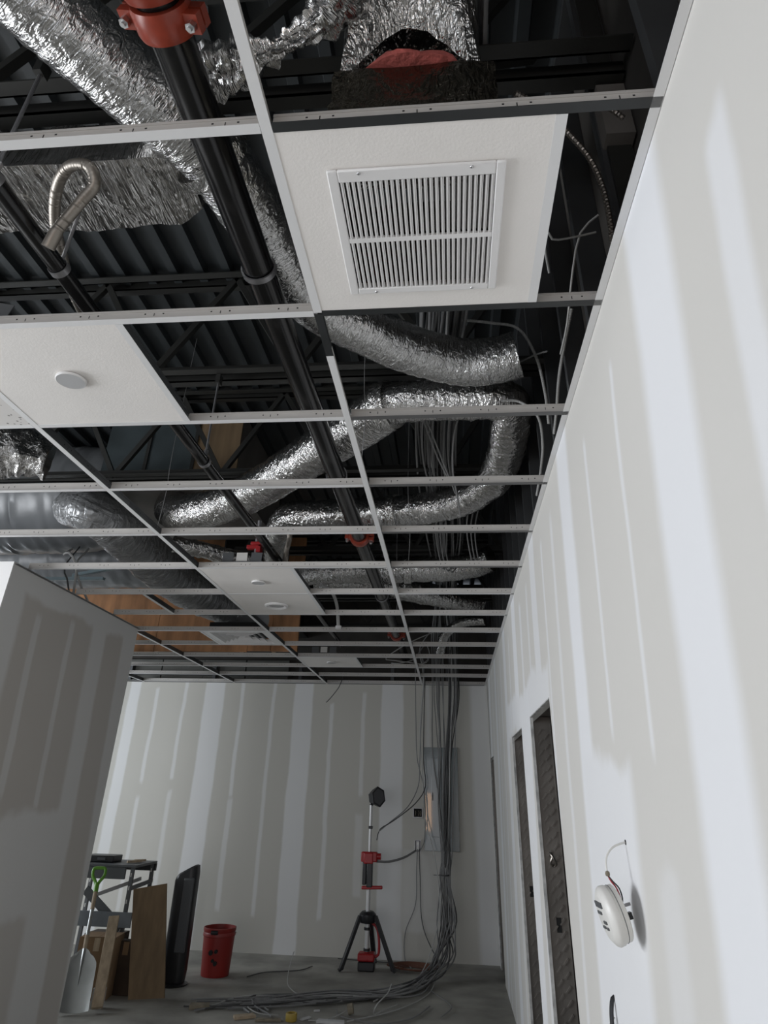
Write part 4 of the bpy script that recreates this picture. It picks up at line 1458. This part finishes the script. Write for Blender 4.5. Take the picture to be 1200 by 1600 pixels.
# bench
bnx0, bnx1, bny0, bny1, bz = -3.26, -2.60, 6.25, 6.76, .90
BN = thing('folding_bench', (-2.83, 6.6, 0), 'grey folding work bench with slotted legs and a cluttered top', 'workbench')
MB().box((bnx0, bny0, bz - .02), (bnx1, bny1, bz)).build('top', M['plastic_g'], BN, bevel=.004)
MB().box((bnx0, bny0, bz - .11), (bnx1 - .10, bny0 + .03, bz - .021)).build('apron', M['plastic_g'], BN)
MB().box((bnx0, bny1 - .03, bz - .08), (bnx1, bny1, bz - .021)).build('apron', M['plastic_k'], BN)
for (lx, ly) in ((bnx1 - .02, bny0 + .02), (bnx1 - .02, bny1 - .02), (bnx0 + .03, bny0 + .02), (bnx0 + .03, bny1 - .02)):
    l_ = MB()
    l_.mi = 0
    l_.box((lx - .03, ly - .016, 0), (lx - .006, ly + .016, bz - .022))
    l_.box((lx - .006, ly - .016, 0), (lx, ly + .016, bz - .022))
    l_.mi = 1
    for z in (.84, .74, .64, .54):
        l_.box((lx - .022, ly - .017, z - .03), (lx - .012, ly - .0155, z))
    l_.build('leg', [M['plastic_g'], M['plastic_w']], BN)
MB().bar((bnx1 - .03, bny0 + .02, .72), (bnx1 - .02, bny1 - .02, .74), .02, .03).build('cross_rail', M['plastic_g'], BN)
MB().bar((bnx0 + .2, bny0 + .03, .70), (bnx1 - .05, bny0 + .01, .43), .012, .07).build('brace', M['plastic_g'], BN)
MB().bar((bnx0 + .3, bny0 + .06, .66), (bnx1 - .1, bny1 - .1, .76), .008, .03).build('brace', M['steel'], BN)
MB().box((bnx0, bny0 - .03, .44), (bnx1 + .05, bny0 - .012, .55)).build('lower_panel', mat('faded_blue_panel', (.17, .19, .21), .5, var=.2, vscale=5), BN)
tl = thing('tool_case', (-3.05, 6.48, bz), 'black flat tool case lying on the bench top', 'case')
MB().box((-3.2, 6.40, bz + .001), (-2.90, 6.60, bz + .055)).build('shell', M['plastic_k'], tl, bevel=.008)
MB().box((-3.06, 6.392, bz + .02), (-2.98, 6.40, bz + .04)).build('latch', M['plastic_g'], tl)
for i, (a, b, w, lab) in enumerate((((-2.76, 6.40), (-2.66, 6.50), .03, 'small wood offcut on the bench, nearer the edge'), ((-2.76, 6.56), (-2.65, 6.58), .025, 'small wood offcut on the bench, behind the other'))):
    m_ = MB()
    m_.bar((*a, bz + .012), (*b, bz + .016), w, .018)
    tag(m_.build('wood_offcut', M['timber'], bevel=.002), lab, 'offcut', 'offcuts on the bench')


def carton(x0, y0, x1, y1, h, m, label, rot=0, open_=False, z=0.0):
    c = Vector(((x0 + x1) / 2, (y0 + y1) / 2, z))
    t = thing('carton', c, label, 'box')
    R = Matrix.Rotation(rot, 3, 'Z')
    b = MB()
    b.box((x0, y0, z + .001), (x1, y1, z + h), R, (c.x, c.y, z))
    b.build('body', M[m], t)
    f = MB()
    for s in (-1, 1):
        xa = c.x + s * (x1 - x0) / 2
        f.hexa([R @ (Vector(p) - c) + c for p in ((c.x + s * .002, y0, z + h + .002), (xa, y0, z + h + .001), (xa, y1, z + h + .001), (c.x + s * .002, y1, z + h + .002),
                                                   (c.x + s * .002, y0, z + h + .006), (xa, y0, z + h + .005), (xa, y1, z + h + .005), (c.x + s * .002, y1, z + h + .006))])
    f.build('flap', M[m], t)
    g = MB()
    g.box((c.x - .025, y0 - .001, z + h - .09), (c.x + .025, y0 - .0002, z + h), R, (c.x, c.y, z))
    g.build('tape', M['timber'] if m == 'card' else M['card'], t)
    return t


carton(-2.86, 5.93, -2.555, 6.17, .41, 'card', 'brown cardboard carton behind the shovel blade', .12)
carton(-3.02, 6.36, -2.70, 6.60, .36, 'card_d', 'taller dark carton under the bench edge', -.05)
carton(-2.56, 5.72, -2.47, 5.78, .12, 'paper', 'small white carton on the floor beside the shovel blade', .1)
carton(-2.60, 6.12, -2.42, 6.22, .36, 'card_d', 'dark carton in the shade behind the leaning timber', 0)
ls = MB()
ls.bar((-2.455, 5.62, .03), (-2.585, 5.93, .56), .085, .035, up=(.3, -1, .2))
tag(ls.build('timber_offcut', M['timber'], bevel=.003), 'pale timber offcut leaning in front of the brown board', 'timber')

# shovel
SH = thing('scoop_shovel', (-2.75, 5.8, 0), 'aluminium scoop shovel with a green D handle leaning on the bench', 'shovel')
s_top, s_bot = Vector((-2.853, 6.05, .752)), Vector((-2.712, 5.76, .305))
sd = (s_top - s_bot).normalized()
sl_ = MB()
sl_.cyl(s_bot, s_bot + sd * .36, .0155, n=16)
sl_.build('shaft', M['scoop'], SH)
MB().cyl(s_bot + sd * .02, s_bot + sd * .16, .0175, n=16).build('wooden_sleeve', M['timber'], SH)
MB().cyl(s_bot + sd * .36, s_top, .0175, n=16).build('wooden_sleeve', M['timber'], SH)
side = Vector((1, .25, 0)).normalized()
g0 = s_top - sd * .01
mb = MB()
mb.tube([g0, g0 + sd * .05 - side * .018, g0 + sd * .10 - side * .05, g0 + sd * .155 - side * .052, g0 + sd * .168 - side * .03,
         g0 + sd * .168 + side * .03, g0 + sd * .155 + side * .052, g0 + sd * .10 + side * .05, g0 + sd * .05 + side * .018, g0], .0135, 10, .012)
mb.cyl(s_top - sd * .05, s_top + sd * .025, .021, n=14)
mb.build('grip', M['green'], SH)
# scoop: dished plate with raised sides
nrm = side.cross(sd).normalized()
if nrm.y > 0:
    nrm = -nrm
mb = MB()
rows = []
NL, NW = 16, 12
for i in range(NL + 1):
    f = i / NL
    row = []
    w = .060 + .060 * min(1, f * 3.5) ** .6
    for k in range(NW + 1):
        g = (k / NW - .5) * 2
        d = .035 * g * g + .02 * (1 - f) * (1 - g * g) + .02 * f * f
        row.append(s_bot - sd * (.44 * f - .06 + .05 * (g * g) * max(0, .25 - f) * 4) + side * (w * g) + nrm * d)
    rows.append(row)
va = [[mb.bm.verts.new(p) for p in r] for r in rows]
vb = [[mb.bm.verts.new(p - nrm * .003) for p in r] for r in rows]
for V in (va, vb):
    for i in range(NL):
        for k in range(NW):
            mb.bm.faces.new((V[i][k], V[i][k + 1], V[i + 1][k + 1], V[i + 1][k])).smooth = True
for i in range(NL):
    for k in (0, NW):
        mb.bm.faces.new((va[i][k], va[i + 1][k], vb[i + 1][k], vb[i][k]))
for k in range(NW):
    for i in (0, NL):
        mb.bm.faces.new((va[i][k], va[i][k + 1], vb[i][k + 1], vb[i][k]))
mb.build('scoop', M['scoop'], SH)
MB().tube([s_bot + nrm * .022 + sd * .05, s_bot + nrm * .03 - sd * .06, s_bot + nrm * .018 - sd * .20], .012, 8, .02, rfun=lambda f: 1.2 - f).build('scoop_rib', M['scoop'], SH)

# ------------------------------------------------------------------ alarm hanging off the long wall
AL = thing('hanging_alarm', (.745, 1.2, 1.305), 'round white alarm hanging by its wires off the long wall', 'alarm')
R_al = Matrix.Rotation(math.radians(5), 3, 'Z') @ Matrix.Rotation(math.radians(-16), 3, 'Y')
ac = Vector((.744, 1.2, 1.292))
an = R_al @ Vector((-1, 0, 0))
mb = MB()
mb.lathe([(0, -.020), (.056, -.020), (.059, -.017), (.060, .000), (.062, .001), (.063, .012), (.060, .018), (.048, .0265), (.044, .0275), (0, .028)], ac, an, 40)
mb.build('case', M['plastic_w'], AL)
MB().lathe([(.0595, -.008), (.0605, -.007), (.0595, -.006)], ac, an, 40).build('seam', M['plastic_g'], AL)
u1 = R_al @ Vector((0, 0, 1))
u2 = R_al @ Vector((0, 1, 0))
for (du, dv, w, h_) in ((.028, .0, .05, .012), (.010, .012, .03, .006), (-.008, -.010, .022, .006), (-.020, .012, .020, .005), (-.020, -.016, .012, .005)):
    p = ac + an * .0285 + u1 * du + u2 * dv
    MB().bar(p - u2 * w / 2, p + u2 * w / 2, .005, h_, up=u1).build('slot', M['plastic_g'], AL)
p = ac - an * .020
MB().bar(p + u1 * .01, p + u1 * .01 - an * .028, .006, .006).build('mounting_screw', M['galv'], AL)
MB().bar(p - u1 * .012, p - u1 * .012 - an * .022, .014, .014).build('wire_plug', M['plastic_k'], AL)
tag(MB().tube([(.812, 1.235, 1.442), (.795, 1.235, 1.440), (.768, 1.232, 1.430), (.750, 1.228, 1.412), (.744, 1.224, 1.392), (.744, 1.22, 1.376)], .0025, 8, .006).build('wire', M['plastic_w']), 'white wire arching from a hole in the long wall to the hanging alarm', 'wire')
WR = thing('wire_pigtail', (.748, 1.21, 1.36), 'red and dark twisted leads knotted above the hanging alarm', 'wire')
MB().lathe([(0, -.006), (.005, -.004), (.006, 0), (.005, .005), (0, .007)], (.744, 1.219, 1.373), (0, 0, 1), 12).build('knot', M['brown_rag'], WR)
MB().tube([(.744, 1.219, 1.370), (.750, 1.216, 1.358), (.760, 1.210, 1.345), (.766, 1.205, 1.325), (.765, 1.203, 1.312)], .0018, 6, .004).build('red_lead', M['red_pl'], WR)
MB().tube([(.744, 1.217, 1.370), (.754, 1.214, 1.358), (.766, 1.208, 1.345), (.770, 1.203, 1.325), (.766, 1.201, 1.310)], .0018, 6, .004).build('dark_lead', M['plastic_k'], WR)
MB().cyl((.8020, 1.235, 1.442), (.8033, 1.235, 1.442), .006, n=12).build('wire_hole', M['hole'], wr)
WT = thing('wire_stub', (.79, 1.66, 1.02), 'black taped wire stub poking out of the long wall under the hanging alarm', 'wire')
MB().tube([(.81, 1.66, 1.045), (.798, 1.66, 1.04), (.790, 1.655, 1.01), (.787, 1.65, .97), (.788, 1.65, .93)], .006, 8, .008).build('taped_wire', M['plastic_k'], WT)
MB().tube([(.798, 1.66, 1.0), (.785, 1.665, .985), (.780, 1.665, .965), (.785, 1.66, .95)], .002, 6, .006).build('loose_lead', M['plastic_w'], WT)
# coil of lead poking from the nearest opening
tag(MB().tube([(.85, 3.262, 1.28), (.845, 3.235, 1.29), (.86, 3.22, 1.27), (.872, 3.235, 1.245), (.86, 3.25, 1.235), (.845, 3.235, 1.25), (.855, 3.225, 1.275)], .006, 8, .008).build('cable_coil', M['bx']), 'small coil of metal cable in the nearest door opening', 'cable')

# ------------------------------------------------------------------ floor clutter
tag(MB().lathe([(.030, 0), (.042, 0), (.044, .004), (.044, .044), (.042, .048), (.030, .048)], (-.93, 5.72, 0.001), (0, 0, 1), 28, True).build('tape_roll', M['yellow']), 'yellow tape roll lying in the cable heap', 'tape')
for (x, y, l, w, h, a, m, nm, lab) in ((-1.30, 5.72, .17, .07, .02, .5, 'timber', 'wood_offcut', 'flat wood offcut on the floor in front of the bucket'),
                                      (-.62, 5.72, .22, .06, .018, -.05, 'paper', 'drywall_scrap', 'pale drywall scrap on the floor in front of the work light'),
                                      (-1.10, 5.68, .20, .05, .016, .15, 'brown_rag', 'wood_offcut', 'dusty wood offcut between the bucket and the tape roll'),
                                      (-.83, 5.78, .10, .03, .012, .9, 'paper', 'drywall_scrap', 'small white scrap beside the tape roll'),
                                      (-.78, 6.0, .05, .02, .012, .4, 'paper', 'drywall_scrap', 'tiny white scrap among the cables behind the tape roll'),
                                      (-1.72, 5.9, .16, .09, .03, .2, 'brown_rag', 'rubble_lump', 'dusty rubble lump at the foot of the brown board')):
    R = Matrix.Rotation(a, 3, 'Z')
    b = MB()
    pts = []
    for z in (0.001, h):
        for (sx, sy) in ((-1, -1), (1, -.8), (.9, 1), (-.95, .9)):
            pts.append(R @ Vector((sx * l / 2, sy * w / 2, 0)) + Vector((x, y, z)))
    b.hexa(pts)
    tag(b.build(nm, M[m], bevel=.002), lab, 'offcut' if 'offcut' in nm else 'scrap')
# small box on a cable end
jb = thing('cable_plug', (-.52, 5.95, .02), 'round dark plug on a cable end among the floor cables', 'plug')
MB().cyl((-.52, 5.95, .035), (-.48, 5.95, .045), .035, n=16).build('body', M['brown_rag'], jb)
MB().tube([(-.52, 5.95, .035), (-.60, 5.85, .015), (-.70, 5.75, .006), (-.80, 5.74, .006)], .004, 6, .03).build('lead', M['cable_l'], jb)
# loose cables on the floor
fl = [('cable_l', [(-.15, 6.3, .01), (-.25, 6.0, .03), (-.30, 5.8, .05), (-.27, 5.75, .12), (-.20, 5.9, .16), (-.18, 5.98, .2)], 'pale cable end standing up from the heap'),
      ('cable_l', [(.15, 7.1, .03), (.10, 6.7, .01), (-.05, 6.3, .01), (-.25, 6.0, .01), (-.5, 5.75, .01)], 'pale cable sweeping forward on the floor below the bundle'),
      ('cable', [(-.62, 6.05, .01), (-.58, 5.88, .012), (-.40, 5.78, .01), (-.2, 5.76, .01), (.0, 5.95, .01), (.12, 6.3, .01)], 'grey cable curling round in front of the work light'),
      ('cable_d', [(-.9, 7.9, .01), (-.6, 7.85, .01), (-.3, 7.82, .01)], 'dark cable along the foot of the end wall'),
      ('cable_l', [(-1.18, 6.9, .22), (-1.20, 6.85, .12), (-1.18, 6.7, .03), (-1.10, 6.55, .01), (-1.0, 6.4, .01)], 'pale cable end sticking straight up beyond the heap'),
      ('cable_d', [(-1.62, 6.95, .008), (-1.5, 7.15, .008), (-1.2, 7.3, .008), (-1.1, 7.5, .008)], 'dark cable snaking on the floor beside the bucket'),
      ('cable', [(.05, 6.9, .01), (.2, 6.6, .01), (.3, 6.3, .012), (.22, 6.0, .01)], 'grey cable end trailing off the heap towards the long wall'),
      ('cable_l', [(-1.35, 6.0, .01), (-1.30, 5.85, .03), (-1.2, 5.78, .02), (-1.05, 5.8, .01)], 'pale looped cable end near the flat wood offcut')]
for m_, p_, lab in fl:
    cable(p_, .0045, m_, lab, None, 6, .03)
OC = thing('cord_coil', (-.12, 7.62, .0), 'orange brown extension cord coiled flat by the work light', 'cord')
pts = []
for k in range(70):
    a = k * .42
    r = .10 + .0016 * k + .012 * math.sin(k * 1.7)
    pts.append((-.08 + r * 1.25 * math.cos(a), 7.60 + r * .8 * math.sin(a), .008 + .0004 * k))
MB().tube(pts, .0055, 6, .03).build('cord', M['orange'], OC)
